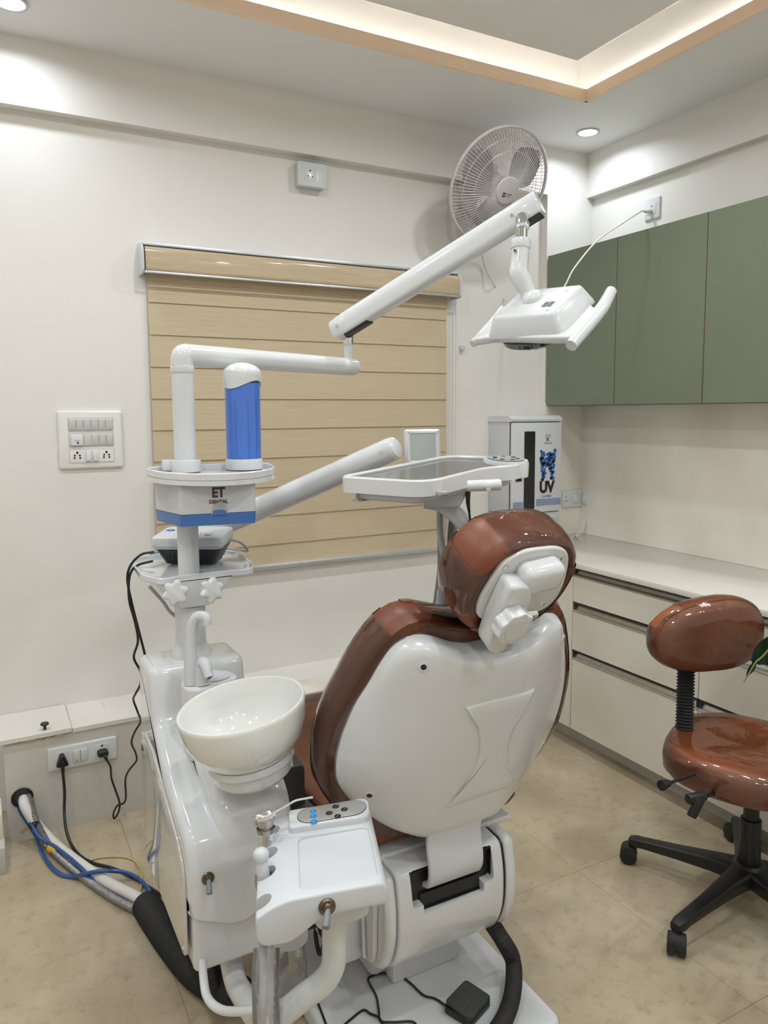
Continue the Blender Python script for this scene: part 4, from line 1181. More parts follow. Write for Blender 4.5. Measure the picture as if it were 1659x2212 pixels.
# toggle switch on the front
def toggle(parent, p, n, s=1.0, drop=(0, 0, -1)):
    n = Vector(n).normalized()
    M = axis_frame(p, n)
    k = put('toggle_switch', lathe([(0.0, -0.002), (0.0125*s, -0.002), (0.0125*s, 0.002*s), (0.0115*s, 0.0035*s), (0.008*s, 0.004*s), (0.007*s, 0.008*s), (0.0045*s, 0.0085*s), (0.0, 0.0085*s)], M, 24), BRONZE, parent)
    put('switch_nut', lathe([(0.0085*s, 0.004*s), (0.0085*s, 0.007*s), (0.006*s, 0.0075*s), (0.006*s, 0.004*s)], M, 6, False), BRASS, k)
    d = (n*0.8+Vector(drop)*0.7).normalized()
    q = Vector(p)+n*0.006*s
    put('switch_lever', cyl(q, q+d*0.026*s, 0.0042*s, 0.0058*s, 12, 0.0012*s), SWGREY, k)
    return k
toggle(cover, up(1, 1.4445, 449, 1897), (0, -1, 0.02), 1.05, (-0.25, 0, -1))
# saddle under the bowl
put('bowl_saddle', sections(round_poly([(1.458, 0.47), (1.449, 0.53), (1.472, 0.602), (1.53, 0.640), (1.60, 0.650), (1.700, 0.670), (1.71, 0.60)], [0.02, 0.03, 0.05, 0.05, 0.05, 0.02, 0.01], 6), xsec(0.392, 0.559, 0.03), MYZ), WHITEG, unit, sharp=60)
# spittoon bowl
bc_ = at(521, 1522, 1.565)
br = 0.1335
fh = Vector((sin(YAW), cos(YAW), 0))
TB = Matrix.Translation((bc_.x, bc_.y, bc_.z)) @ Matrix.Rotation(radians(8), 4, -fh) @ Matrix.Rotation(radians(4), 4, _r)
outer = [(0.045, -0.128), (0.075, -0.118), (0.100, -0.098), (0.120, -0.068), (0.130, -0.036), (br, -0.006), (br, 0.0), (br-0.002, 0.003), (br-0.005, 0.003), (br-0.0075, -0.001), (0.124, -0.036), (0.113, -0.066), (0.092, -0.092), (0.066, -0.108), (0.030, -0.114), (0.028, -0.118), (0.0, -0.119)]
bowl = put('spittoon_bowl', lathe([(0.0, -0.129)]+outer, TB, 64, False), CERAM, unit, sharp=50)
bb = put('bowl_base', lathe([(0.090, -0.108), (0.092, -0.122), (0.084, -0.130), (0.082, -0.150), (0.072, -0.160), (0.060, -0.166), (0.0, -0.17)], TB, 48), WHITE, unit)
for a in (-0.35, 1.2):
    put('base_notch', xf(cbox(0.004, 0.036, 0.014, 0.001), TB @ Matrix.Rotation(a-pi/2, 4, 'Z') @ Matrix.Translation((0.082, 0, -0.143))), GREYP, bb)
# spout block with two taps
blk = at(447, 1452, 1.70)
bz = up(1, 1.72, 447, 1455)
BKX, BKY, BKZ = 0.447, 1.700, 0.800
bo = [(BKX-0.062, BKY-0.052), (BKX+0.012, BKY-0.060), (BKX+0.030, BKY-0.030), (BKX+0.066, BKY-0.018), (BKX+0.060, BKY+0.045), (BKX+0.012, BKY+0.062), (BKX-0.045, BKY+0.055), (BKX-0.070, BKY+0.010)]
bk = put('spout_block', slab(round_poly(bo, 0.035, 6), 0.630, BKZ, 0.008, None, bottom=False), GREYP, unit)
put('cup_recess', lathe([(0.036, 0.0008), (0.039, 0.0016), (0.034, 0.0020), (0.031, 0.0006), (0.0, 0.0006)], Matrix.Translation((BKX+0.012, BKY+0.012, BKZ)), 32, False), WHITEM, bk)
s0_ = at(414, 1480, 1.735)
p0 = Vector((up(2, BKZ, 414, 1478).x, up(2, BKZ, 414, 1478).y, BKZ))
dd = CAM-p0
sc = (p0-CAM).dot(FWD)
cf = [p0, at(412, 1430, sc), at(411, 1390, sc), at(414, 1355, sc-0.003), at(424, 1334, sc-0.006), at(438, 1331, sc-0.010), at(446, 1337, sc-0.012), at(447, 1350, sc-0.013)]
put('cup_filler', tube(cf, 0.0125, 8, 18, scale=[1.35, 1.22, 1.12, 1.02, 0.98, 0.95, 0.90, 0.78]), WHITEM, bk)
p1 = up(2, BKZ, 438, 1478)
s2_ = (p1-CAM).dot(FWD)
put('bowl_rinse_spout', tube([p1, at(436, 1450, s2_), at(437, 1432, s2_-0.004), at(444, 1436, s2_-0.02), at(449, 1455, s2_-0.03), at(452, 1464, s2_-0.034)], 0.0165, 6, 16, scale=[1.15, 1.0, 0.85, 0.78, 0.66, 0.60]), WHITEM, bk)
put('spout_mouth', lathe([(0.0, 0), (0.0045, 0), (0.0045, 0.0008), (0, 0.0008)], axis_frame(at(452.3, 1465, s2_-0.0345), at(452, 1464, s2_-0.034)-at(449, 1455, s2_-0.03)), 12, False), BLACK, bk)
# post
PB = up(2, 0.815, 414, 1412)
PX, PY_ = PB.x, PB.y
put('post_foot', lathe([(0.052, 0.0), (0.052, 0.003), (0.040, 0.022), (0.039, 0.030)], Matrix.Translation((PX, PY_, 0.8152)), 32), GREYP, unit)
put('lower_post', cyl((PX, PY_, 0.835), (PX, PY_, 0.942), 0.0375, 0.0375, 36, 0.002), WHITE, unit)
put('post_ring', cyl((PX, PY_, 0.942), (PX, PY_, 0.962), 0.034, 0.036, 36), GREYP, unit)
put('upper_post', cyl((PX, PY_, 0.96), (PX, PY_, 1.535), 0.0262, 0.0262, 32), WHITE, unit)
# black bracket between unit and chair
put('link_bracket', join(box(0.562, 0.640, 1.58, 1.80, 0.30, 0.60, 0.02), box(0.60, 0.655, 1.52, 1.66, 0.22, 0.50, 0.015)), DARKG, unit)

# support tubes below the cabinet that carry the assistant tray
def tp3(x, y, d): return at(x, y, d)
put('cabinet_arm', bent([Vector((0.44, 1.62, 0.28)), at(505, 2118, 1.62), at(575, 2230, 1.36), at(600, 2300, 1.30)], 0.0235, 0.05, 18), WHITE, unit)
put('underside_hose', tube([Vector((0.372, 1.56, 0.275)), at(440, 2115, 1.50), at(450, 2158, 1.46), at(480, 2182, 1.42), at(530, 2184, 1.38), at(575, 2178, 1.36)], 0.0085, 8, 10), WHITE, unit)
put('under_hoses', tube([Vector((0.40, 1.75, 0.27)), up(2, 0.09, 460, 2120), up(2, 0.06, 500, 2140), up(2, 0.07, 545, 2130), Vector((0.60, 1.62, 0.10))], 0.014, 8, 10), BLACKM, unit)

# ------------------------------------------------------------------ assistant tray with its instruments
TZ = 0.640
A_ = up(2, TZ, 620, 1946)
B_ = up(2, TZ, 837, 1903)
C_ = up(2, TZ, 617, 1761)
e1 = (B_-A_); LW = e1.length; e1.normalize()
e2 = (C_-A_); LD = e2.length; e2.normalize()
nF = Vector((e1.y, -e1.x, 0))          # front face normal, towards the camera
def fpl(x, y):
    p = upl(A_, nF, x, y)-A_
    return (p.dot(e1), p.z)
zs = 0.205
fr = [(150, 1400), (300, 1290), (490, 1200), (1020, 1095), (1500, 1008), (1558, 1080), (1560, 1200), (1530, 1245), (1160, 1310), (850, 1390), (640, 1570), (530, 1650), (250, 1700), (170, 1640)]
fo = round_poly([fpl(520+x*zs, 1700+y*zs) for x, y in fr], [0.006, 0.03, 0.012, 0.01, 0.012, 0.008, 0.006, 0.01, 0.03, 0.04, 0.03, 0.02, 0.012, 0.012], 5)
at_ = thing('assistant_tray', A_+e2*0.1, 'white assistant instrument tray with control buttons in the foreground', 'tray')
TF = frame(A_, e1, Z, -nF)             # s along the front, z up, depth away from the camera
# depth runs along e2 (slightly skewed)
sk = Matrix(((e1.x, 0, e2.x, A_.x), (e1.y, 0, e2.y, A_.y), (0, 1, 0, A_.z), (0, 0, 0, 1)))
tb = put('tray_body', xf(slab(fo, 0.0, LD, 0.005), sk), WHITEM, at_)
def tloc(x, y, z=TZ):
    p = up(2, z, x, y)
    return p
def tw(s, d, z): return A_+e1*s+e2*d+Z*z
TT = Matrix(((e1.x, e2.x, 0, A_.x), (e1.y, e2.y, 0, A_.y), (0, 0, 1, A_.z), (0, 0, 0, 1)))  # s, depth, height
hol = []
for x, y in ((590, 1800), (585, 1846), (580, 1886), (570, 1945)):
    p = up(2, TZ-0.014, x, y)
    hol.append(cyl((p.x-0.004, p.y, TZ-0.16), (p.x-0.004, p.y, TZ+0.05), 0.0165, 0.0165, 28))
pan = slab(rrect(LW*0.80, LD*0.60, 0.014, 5, LW*0.525, LD*0.365), -0.005, 0.03, 0.003, TT)
cut(tb, hol+[pan])
# control pod at the far end
pod = put('control_pod', slab(round_poly([(0.006, LD*0.74), (LW*0.96, LD*0.72), (LW*0.985, LD*0.99), (0.006, LD*0.985)], [0.008, 0.02, 0.02, 0.008], 5), -0.004, 0.012, 0.004, TT, bottom=False), WHITEM, at_)
ov = slab(rrect(LW*0.80, LD*0.205, LD*0.10, 8, LW*0.535, LD*0.862), 0.0115, 0.0135, 0.0008, TT, bottom=False)
pnl = put('silver_panel', ov, SILVER, pod)
put('panel_rim', wall_ring(rrect(LW*0.81, LD*0.215, LD*0.105, 8, LW*0.535, LD*0.862), 0.0015, 0.0105, 0.0132, TT), DARKG, pod)
zb_ = 0.0136
def btn(x, y, r, material, glyph):
    p = up(2, TZ+zb_, x, y)
    M = frame(p, e1, e2, Z)
    b = put('button', lathe([(0.0, 0), (r, 0), (r, 0.0006), (r*0.9, 0.0010), (0.0, 0.0011)], M, 20, False), material, pnl)
    put('symbol', xf(tube(glyph, r*0.09, 4, 5), M @ Matrix.Diagonal((r*0.55, r*0.55, 1, 1)) @ Matrix.Translation((0, 0, 0.0011))), PRINTW, b)
for x, y in ((676, 1753), (676.5, 1763.5), (678, 1775)):
    btn(x, y, 0.0068, SKYBTN, [(-0.6, -0.3, 0), (0, 0.5, 0), (0.5, -0.1, 0), (0.0, -0.5, 0)])
for x, y in ((725.5, 1742.5), (744, 1748.5), (711, 1756.5), (729.5, 1763)):
    btn(x, y, 0.0068, BLACKBTN, [(-0.8, -0.5, 0), (-0.1, -0.3, 0), (0.2, 0.4, 0), (0.8, 0.5, 0)])
tgp = upl(A_, nF, 706, 1958)
toggle(at_, tgp+nF*0.001, nF, 1.15, e1*(-0.45)-Z*0.6)
# swivel block and carrying arm
put('swivel_block', xf(slab(rrect(0.10, 0.11, 0.02, 5), -0.105, -0.045, 0.008), Matrix.Translation(tw(LW*0.50, LD*0.42, 0))), WHITEM, at_)
cen = tw(LW*0.52, LD*0.42, 0)
cdp = (cen-CAM).dot(FWD)
put('carrying_arm', bent([cen+Z*(-0.06), at(722, 2000, cdp+0.02), at(722, 2105, cdp+0.03), at(640, 2165, cdp+0.03), at(560, 2235, cdp+0.03), at(530, 2300, cdp)], 0.0225, 0.055, 20, 8), WHITE, at_)

# syringe
def hole(x, y): 
    p = up(2, TZ-0.014, x, y)
    return Vector((p.x-0.004, p.y, TZ))
h2 = hole(585, 1846); h3 = hole(580, 1886); h1 = hole(590, 1800)
dS = (h1-CAM).dot(FWD)
sy = thing('air_water_syringe', h1-Z*0.07, 'steel air-water syringe in a clear sleeve standing in the tray', 'syringe')
q0, q1 = at(577, 1846, dS-0.035), at(573, 1768, dS-0.035)
ax = (q1-q0).normalized()
put('handle', lathe([(0.0085, -0.06), (0.0115, 0.0), (0.012, 0.03), (0.0135, 0.05), (0.0155, 0.062), (0.0165, (q1-q0).length)], axis_frame(q0, ax), 20), STEEL, sy)
hd0 = at(554, 1772, dS-0.037); hd1 = at(588, 1758, dS-0.029)
put('head', cyl(hd0, hd1, 0.0120, 0.0095, 18, 0.002), CHROME, sy)
put('trigger_button', cyl(hd0-(hd1-hd0).normalized()*0.005, hd0, 0.0085, 0.0095, 16, 0.0015), STEEL, sy)
put('nozzle_nut', cyl(hd1, hd1+(hd1-hd0).normalized()*0.006, 0.0062, 0.0055, 10), CHROME, sy)
put('nozzle', bent([hd1, at(640, 1728, dS-0.02), at(676, 1722, dS-0.015)], 0.0021, 0.008, 10), CHROME, sy)
put('plastic_sleeve', lathe([(0.0185, 0.002), (0.0168, 0.018), (0.0172, 0.03), (0.0150, 0.045), (0.0156, 0.055), (0.0172, 0.070), (0.0168, (q1-q0).length-0.006)], axis_frame(q0-ax*0.02, ax), 24, False), FILM2, sy)
# saliva ejector
dE = (h2-CAM).dot(FWD)
se = thing('saliva_ejector', h2-Z*0.07, 'white round-tipped suction handpiece standing in the tray', 'handpiece')
g0, g1 = at(573, 1925, dE-0.050), at(564.5, 1853, dE-0.050)
ex = (g1-g0).normalized()
L_ = (g1-g0).length
put('handle', lathe([(0.009, -0.03), (0.0105, 0.0), (0.0115, L_*0.6), (0.010, L_*0.9), (0.009, L_)], axis_frame(g0, ex), 20), WHITEM, se)
tip = put('tip', lathe([(0.0085, -0.008), (0.0125, -0.003), (0.0142, 0.004), (0.0130, 0.011), (0.0085, 0.0155), (0.004, 0.0165), (0.0035, 0.012), (0.0, 0.012)], axis_frame(g1, ex), 24, False), WHITEM, se)
put('tip_hole', lathe([(0.0, 0.0145), (0.0042, 0.0145), (0.0042, 0.0162), (0.0, 0.0162)], axis_frame(g1, ex), 14, False), GREYP, tip)
put('plastic_sleeve', lathe([(0.0165, -0.02), (0.0150, 0.0), (0.0162, L_*0.3), (0.0145, L_*0.5)], axis_frame(g0, ex), 20, False), FILM2, se)
# instrument hoses under the tray
for k, (x0_, x1_, lab) in enumerate(((569, 566, 'grey instrument hose hanging from the suction handpiece under the tray'), (583, 590, 'grey instrument hose hanging from the syringe under the tray'))):
    d0 = dE-0.02 if k == 0 else dS-0.04
    put('instrument_hose', tube([(g0-ex*0.03) if k == 0 else (q0-ax*0.06), at(x0_, 2040, d0), at(x0_+1, 2120, d0-0.02), at(x1_, 2190, d0-0.04), at(x1_, 2300, d0-0.04), at(x1_+20, 2360, d0)], 0.0075, 8, 12), HOSEG, label=lab, cat='hose')
dq = dE-0.02
put('hose_sleeve', tube([at(576, 2048, dq-0.0), at(573, 2100, dq-0.02), at(574, 2160, dq-0.04), at(577, 2260, dq-0.05)], 0.0235, 8, 16), FILM2, label='clear plastic sleeve around the two hanging instrument hoses', cat='sleeve')
# water cup of the suction filter behind
wc = at(625, 2115, 1.45)
fl_ = thing('suction_filter', (wc.x, wc.y, wc.z-0.11), 'clear suction filter cup hanging beneath the assistant tray', 'filter')
put('cup', lathe([(0.034, 0.10), (0.034, -0.03), (0.026, -0.06), (0.0, -0.066)], Matrix.Translation(wc), 28, False), FILM2, fl_)
put('cap', lathe([(0.037, 0.085), (0.037, 0.11), (0.02, 0.118), (0.0, 0.118)], Matrix.Translation(wc), 28, False), WHITEM, fl_)
put('inner_ball', lathe([(0.0, -0.03), (0.018, -0.024), (0.026, -0.005), (0.024, 0.015), (0.010, 0.026), (0.0, 0.028)], Matrix.Translation(wc-Z*0.02), 24, False), WHITEM, fl_)
put('tube', tube([wc+Z*0.12, wc+Z*0.02+X*0.004, wc-Z*0.03+X*0.006], 0.0035, 6, 8), HOSEY, fl_)

# ------------------------------------------------------------------ shelf on the post and the small device
SHZ = up(1, PY_, 415, 1238).z
SH = Vector((PX, PY_, SHZ))
shf = thing('instrument_shelf', (PX, PY_, SHZ-0.11), 'white post-mounted shelf with two star-shaped clamp knobs', 'shelf')
sho = [up(2, SHZ, x, y) for x, y in ((312, 1228), (338, 1258), (552, 1232), (552, 1222), (528, 1207), (470, 1190), (345, 1186))]
sho2 = [(PX-0.112, PY_+0.020), (PX-0.080, PY_-0.060), (PX-0.03, PY_-0.040), (PX+0.05, PY_-0.038), (PX+0.150, PY_-0.050), (PX+0.178, PY_+0.03), (PX+0.190, PY_+0.24), (PX+0.02, PY_+0.31), (PX-0.105, PY_+0.25)]
so_ = round_poly(sho2, [0.03, 0.03, 0.02, 0.03, 0.03, 0.05, 0.06, 0.05, 0.05], 6)
put('shelf_plate', slab(so_, SHZ-0.012, SHZ, 0.004), WHITEG, shf)
put('shelf_rim', wall_ring(so_, 0.006, SHZ-0.004, SHZ+0.006), WHITEG, shf)
put('clamp_body', xf(slab(round_poly([(-0.088, 0.004), (-0.055, -0.048), (-0.038, -0.066), (0.038, -0.066), (0.062, -0.045), (0.10, 0.004)], [0.004, 0.02, 0.02, 0.02, 0.03, 0.004], 5), -0.060, 0.045, 0.003), frame((PX, PY_-0.0, SHZ-0.010), X, Z, -Y)), WHITE, shf)
def star(r, n, d, seg=108):
    o = []
    for i in range(seg):
        a = 2*pi*i/seg
        k = 0.5+0.5*cos(n*a)
        rr = r-d+d*k**0.75
        o.append((rr*cos(a), rr*sin(a)))
    return o
for x, y, n in ((380, 1279, (-0.35, -1, 0.05)), (453, 1274, (0.30, -1, 0.1))):
    dep_ = (Vector((PX, PY_, SHZ))-CAM).dot(FWD)-0.085
    p = at(x, y, dep_)
    nn = Vector(n).normalized()
    M = axis_frame(p, nn)
    kk = put('star_knob', slab(star(0.0320, 6, 0.0085), 0.0, 0.018, 0.007, M @ Matrix.Rotation(0.3, 4, 'Z')), WHITE, shf)
    put('knob_stem', cyl(p-nn*0.025, p, 0.010, 0.010, 16), WHITE, kk)
# scaler / apex device
dv = thing('desktop_device', (PX+0.0, PY_+0.10, SHZ+0.001), 'small white-topped black desktop device on the post shelf', 'device')
DM = Matrix.Translation((PX+0.050, PY_+0.140, SHZ+0.0045)) @ Matrix.Rotation(radians(-30), 4, 'Z') @ Matrix.Diagonal((1.12, 1.12, 1.06, 1))
def frus(w0, d0, w1, d1, z0, z1, r):
    return ring_loft([[Vector((p[0], p[1], z0)) for p in rrect(w0, d0, r, 4)], [Vector((p[0], p[1], z1)) for p in rrect(w1, d1, r, 4)]])
put('black_base', xf(frus(0.118, 0.085, 0.158, 0.125, 0.0, 0.044, 0.014), DM), BLACK, dv)
tpb = put('white_top', xf(join(frus(0.160, 0.127, 0.166, 0.132, 0.044, 0.048, 0.016), slab(rrect(0.166, 0.132, 0.016, 4), 0.047, 0.074, 0.006)), DM @ Matrix.Rotation(radians(3), 4, 'X')), WHITEM, dv)
for k in range(5):
    put('vent_slot', xf(cbox(0.004, 0.002, 0.024, 0.0005), DM @ Matrix.Translation((-0.045+k*0.010, -0.0535, 0.022)) @ Matrix.Rotation(radians(-24), 4, 'X')), BLACKM, dv)
TPM = DM @ Matrix.Rotation(radians(3), 4, 'X') @ Matrix.Translation((0, 0, 0.0742))
put('blue_logo', xf(tube([(-0.070, 0.012, 0), (-0.060, 0.022, 0), (-0.050, 0.015, 0), (-0.058, 0.006, 0), (-0.066, 0.012, 0)], 0.0016, 6, 6), TPM), PRINTB, tpb)
for k in range(4):
    put('scale_mark', xf(cbox(0.0015, 0.008, 0.0005), TPM @ Matrix.Translation((0.012+k*0.012, -0.020, 0)) @ Matrix.Rotation(-0.5, 4, 'Z')), PRINTG, tpb)
put('dial_mark', xf(tube([(0.038, -0.044, 0), (0.045, -0.040, 0), (0.053, -0.044, 0)], 0.0012, 4, 5), TPM), PRINTG, tpb)
put('handpiece_cable', tube([DM @ Vector((0.080, 0.02, 0.05)), DM @ Vector((0.105, 0.03, 0.04)), DM @ Vector((0.115, 0.06, 0.012)), DM @ Vector((0.08, 0.10, 0.008)), DM @ Vector((0.0, 0.12, 0.008)), DM @ Vector((-0.09, 0.09, 0.008)), DM @ Vector((-0.115, 0.02, 0.012))], 0.0035, 8, 8), HOSEG, dv)
put('shelf_hose', tube([(PX-0.105, PY_-0.03, SHZ-0.012), at(352, 1300, 1.90), at(366, 1320, 1.91), at(390, 1340, 1.93)], 0.0042, 6, 8), HOSEG, shf)

# ------------------------------------------------------------------ oval accessory tray, tissue box, cup dispenser
OZ = up(1, PY_, 450, 1010).z
acc = thing('accessory_tray', (PX+0.05, PY_, OZ-0.03), 'white oval accessory tray clamped round the post', 'tray')
ow, od, ocx, ocy = 0.312, 0.32, PX+0.062, PY_-0.010
oo = []
for i in range(96):
    a = 2*pi*i/96
    x_, y_ = cos(a), sin(a)
    if y_ > 0:
        x_ = math.copysign(abs(x_)**0.62, x_); y_ = y_**0.62*0.32
    oo.append((ocx+ow/2*x_, ocy+od/2*y_*1.0))
TILT = Matrix.Translation((PX, PY_, OZ)) @ Matrix.Rotation(radians(2.5), 4, 'X') @ Matrix.Translation((-PX, -PY_, -OZ))
put('tray_plate', slab(oo, OZ-0.016, OZ-0.008, 0.003, TILT), WHITEG, acc)
put('tray_rim', wall_ring(oo, 0.006, OZ-0.024, OZ+0.005, TILT), WHITEG, acc)
put('post_clamp', join(cyl((PX, PY_, OZ-0.008), (PX, PY_, OZ+0.022), 0.037, 0.037, 32, 0.002), xf(cbox(0.03, 0.022, 0.026, 0.003), Matrix.Translation((PX-0.040, PY_+0.006, OZ+0.010)))), WHITE, acc)
put('dispenser_socket', cyl((PX+0.150, PY_+0.002, OZ-0.008), (PX+0.150, PY_+0.002, OZ+0.020), 0.0475, 0.0465, 36, 0.002), WHITE, acc)
dsp = thing('cup_dispenser', (PX+0.150, PY_+0.002, OZ+0.02), 'translucent blue cup dispenser tube with a white cap', 'dispenser')
DX, DY = PX+0.150, PY_+0.002
put('blue_tube', lathe([(0.0438, 0.0), (0.0445, 0.19), (0.0425, 0.19), (0.0418, 0.0)], Matrix.Translation((DX, DY, OZ+0.0205)), 40, False), BLUETUBE, dsp)
bm = new()
rings = []
n = 48
capz = OZ+0.168
for prof_r, hz, wave in ((0.0475, 0.020, 0.8), (0.0480, 0.036, 0.4), (0.0480, 0.052, 0), (0.045, 0.059, 0), (0.033, 0.069, 0), (0.017, 0.075, 0), (0.001, 0.077, 0)):
    ring = []
    for i in range(n):
        a = 2*pi*i/n
        ring.append(Vector((DX+prof_r*cos(a), DY+prof_r*sin(a), capz+0.018+hz+wave*0.013*cos(2*(a+1.0)))))
    rings.append(ring)
bm.free()
put('cap', ring_loft(rings), WHITE, dsp, sharp=50)
put('cup_stack', lathe([(0.030, 0.0), (0.036, 0.08), (0.034, 0.08), (0.028, 0.0)], Matrix.Translation((DX, DY, OZ+0.022)), 28, False), WHITEM, dsp)
put('rib', join(*[box(DX-0.001, DX+0.001, DY-0.0455, DY-0.0440, OZ+0.022, OZ+0.17) if k == 0 else xf(box(-0.001, 0.001, -0.0455, -0.0440, OZ+0.022, OZ+0.17), Matrix.Translation((DX, DY, 0)) @ Matrix.Rotation(a, 4, 'Z')) for k, a in enumerate((0, -0.75, 0.55))]), BLUETUBE, dsp)
tis = thing('tissue_box', (PX+0.05, PY_-0.02, OZ-0.14), 'white and blue tissue dispenser box under the oval tray', 'dispenser')
# plan: five-sided, corner towards the camera on the left
tt = OZ-0.0300
p_l, p_c, p_r = Vector((PX-0.085, PY_+0.02, 0)), Vector((PX-0.005, PY_-0.085, 0)), Vector((PX+0.150, PY_-0.055, 0))
cdx = (Vector((PX, PY_, OZ))-CAM).dot(FWD)
p_l = up(2, tt-0.05, 334, 1060); p_c = at(388, 1060, cdx-0.115); p_r = at(552, 1058, cdx-0.055); p_l = at(334, 1060, cdx-0.005)
plan = [(p_l.x, p_l.y), (p_c.x, p_c.y), (p_r.x, p_r.y), (p_r.x+0.02, p_r.y+0.085), (p_l.x+0.05, p_l.y+0.07)]
plan = round_poly(plan, [0.006, 0.006, 0.006, 0.02, 0.02], 4)
zbk = tt-0.070
put('box_body', slab(plan, zbk, tt, 0.0015), WHITEM, tis)
bl2 = put('blue_base', ring_loft([[Vector((p[0], p[1], zbk-0.028)) for p in inset2(plan, 0.002)], [Vector((p[0], p[1], zbk-0.0005)) for p in plan]]), BLUEP, tis)
# front face frame
f0 = Vector((p_c.x, p_c.y, 0)); f1 = Vector((p_r.x, p_r.y, 0))
fe = (f1-f0).normalized(); fnn = Vector((fe.y, -fe.x, 0))
def ff(t, z, off=0.0): return frame(f0+fe*((f1-f0).length*t)+fnn*(off)+Z*z, fe, Z, fnn)
bulge = 0.0005
text('ET', 0.032, ff(0.50, tt-0.0215, bulge), PRINTBR, tis, offset=0.0014, xscale=0.86)
text('DENTAL', 0.0115, ff(0.50, tt-0.0425, bulge), PRINTBR, tis, offset=0.0004)
put('underline', xf(cbox(0.022, 0.0007, 0.0006), ff(0.50, tt-0.0490, bulge+0.0003)), PRINTBR, tis)
arch = [(0.0195*cos(pi*k/16), 0.027*sin(pi*k/16)) for k in range(17)]
put('thumb_recess', slab(arch, -0.002, 0.0008, 0.0, ff(0.51, zbk-0.001, bulge+0.0005)), HOSEG, tis)
put('thumb_tab', slab([(0.0165*cos(pi*k/16), 0.012*sin(pi*k/16)**0.5) for k in range(17)], -0.001, 0.0022, 0.0, ff(0.51, zbk-0.003, bulge+0.0005)), BLUEP, tis)

# ------------------------------------------------------------------ operating light
lt = thing('operating_light', (PX, PY_, 1.52), 'white articulated operating light reaching over the dental chair', 'lamp')
AZ = 1.562
EL = Vector((PX, PY_, AZ))
AE = up(2, AZ, 762, 793)
dA = (AE-EL).normalized()
put('post_collar', cyl((PX, PY_, 1.518), (PX, PY_, 1.536), 0.0285, 0.0285, 32, 0.002), WHITE, lt)
put('swing_arm', bent([Vector((PX, PY_, 1.536)), EL, AE], 0.0272, 0.036, 28, 10), WHITEG, lt)
put('arm_end', lathe([(0.0272, 0), (0.0262, 0.006), (0.021, 0.0095), (0.0, 0.010)], axis_frame(AE, dA), 28), WHITEG, lt)
J = AE-dA*0.022
put('joint_post', cyl(J, J+Z*0.075, 0.0150, 0.0150, 24), WHITE, lt)
put('joint_sleeve', cyl(J+Z*0.066, J+Z*0.098, 0.0158, 0.0175, 24, 0.001), CHROME, lt)
dJ = (J-CAM).dot(FWD)
S0 = at(722, 716, dJ-0.015)
S1 = at(1166, 437, 2.02)
dsv = (S1-S0).normalized()
pr = round_poly([(-0.027, -0.033), (0.027, -0.033), (0.031, 0.010), (0.020, 0.034), (-0.020, 0.034), (-0.031, 0.010)], [0.012, 0.012, 0.02, 0.02, 0.02, 0.02], 5)
LS = (S1-S0).length
path = [S0+dsv*LS*k/12 for k in range(13)]
put('spring_arm', sweep([S0, S0+dsv*0.006]+path[1:-1]+[S1-dsv*0.008, S1], pr, scale=[0.82, 0.95]+[1.0]*11+[0.97, 0.86], hint=(0, 0, 1)), WHITEG, lt)
side = dsv.cross(Z).normalized()
if side.dot(CAM-S0) < 0: side = -side
upv = side.cross(dsv); upv = upv if upv.z > 0 else -upv
put('arm_underside', xf(cbox(0.044, 0.09, 0.008, 0.003), frame(S0+dsv*0.080-upv*0.033, side, dsv, upv)), BLACK, lt)
put('arm_underside', xf(cbox(0.046, 0.070, 0.010, 0.003), frame(S1-dsv*0.042-upv*0.032, side, dsv, upv)), BLACK, lt)
for q in (S0+dsv*0.03, S1-dsv*0.075):
    put('pivot_screw', cyl(q+side*0.028, q+side*0.0325, 0.005, 0.0045, 14), CHROME, lt)
put('joint_block', cyl(J+Z*0.096, S0+dsv*0.045-upv*0.02, 0.016, 0.014, 18), BLACK, lt)
D = 2.0
def lp_(x, y): return at(x, y, D)
put('drop_tube', cyl(at(1128, 468, 2.02), lp_(1126, 522), 0.0165, 0.0165, 24), CHROME, lt)
put('drop_collar', cyl(at(1129, 470, 2.02), lp_(1128, 492), 0.0200, 0.0190, 20, 0.002), CHROME, lt)
put('yoke_ring', cyl(lp_(1125, 517), lp_(1124.5, 538), 0.0270, 0.0262, 28, 0.003), WHITE, lt)
put('yoke', tube([lp_(1124.5, 536), lp_(1122, 570), lp_(1121, 590), lp_(1130, 610), lp_(1139, 628), lp_(1150, 655)], 0.0235, 8, 22, scale=[0.98, 1.0, 1.12, 1.08, 0.92, 0.86]), WHITE, lt)
put('yoke_screw', cyl(lp_(1113, 541), at(1112, 541, 1.975), 0.004, 0.004, 10), BRASS, lt)
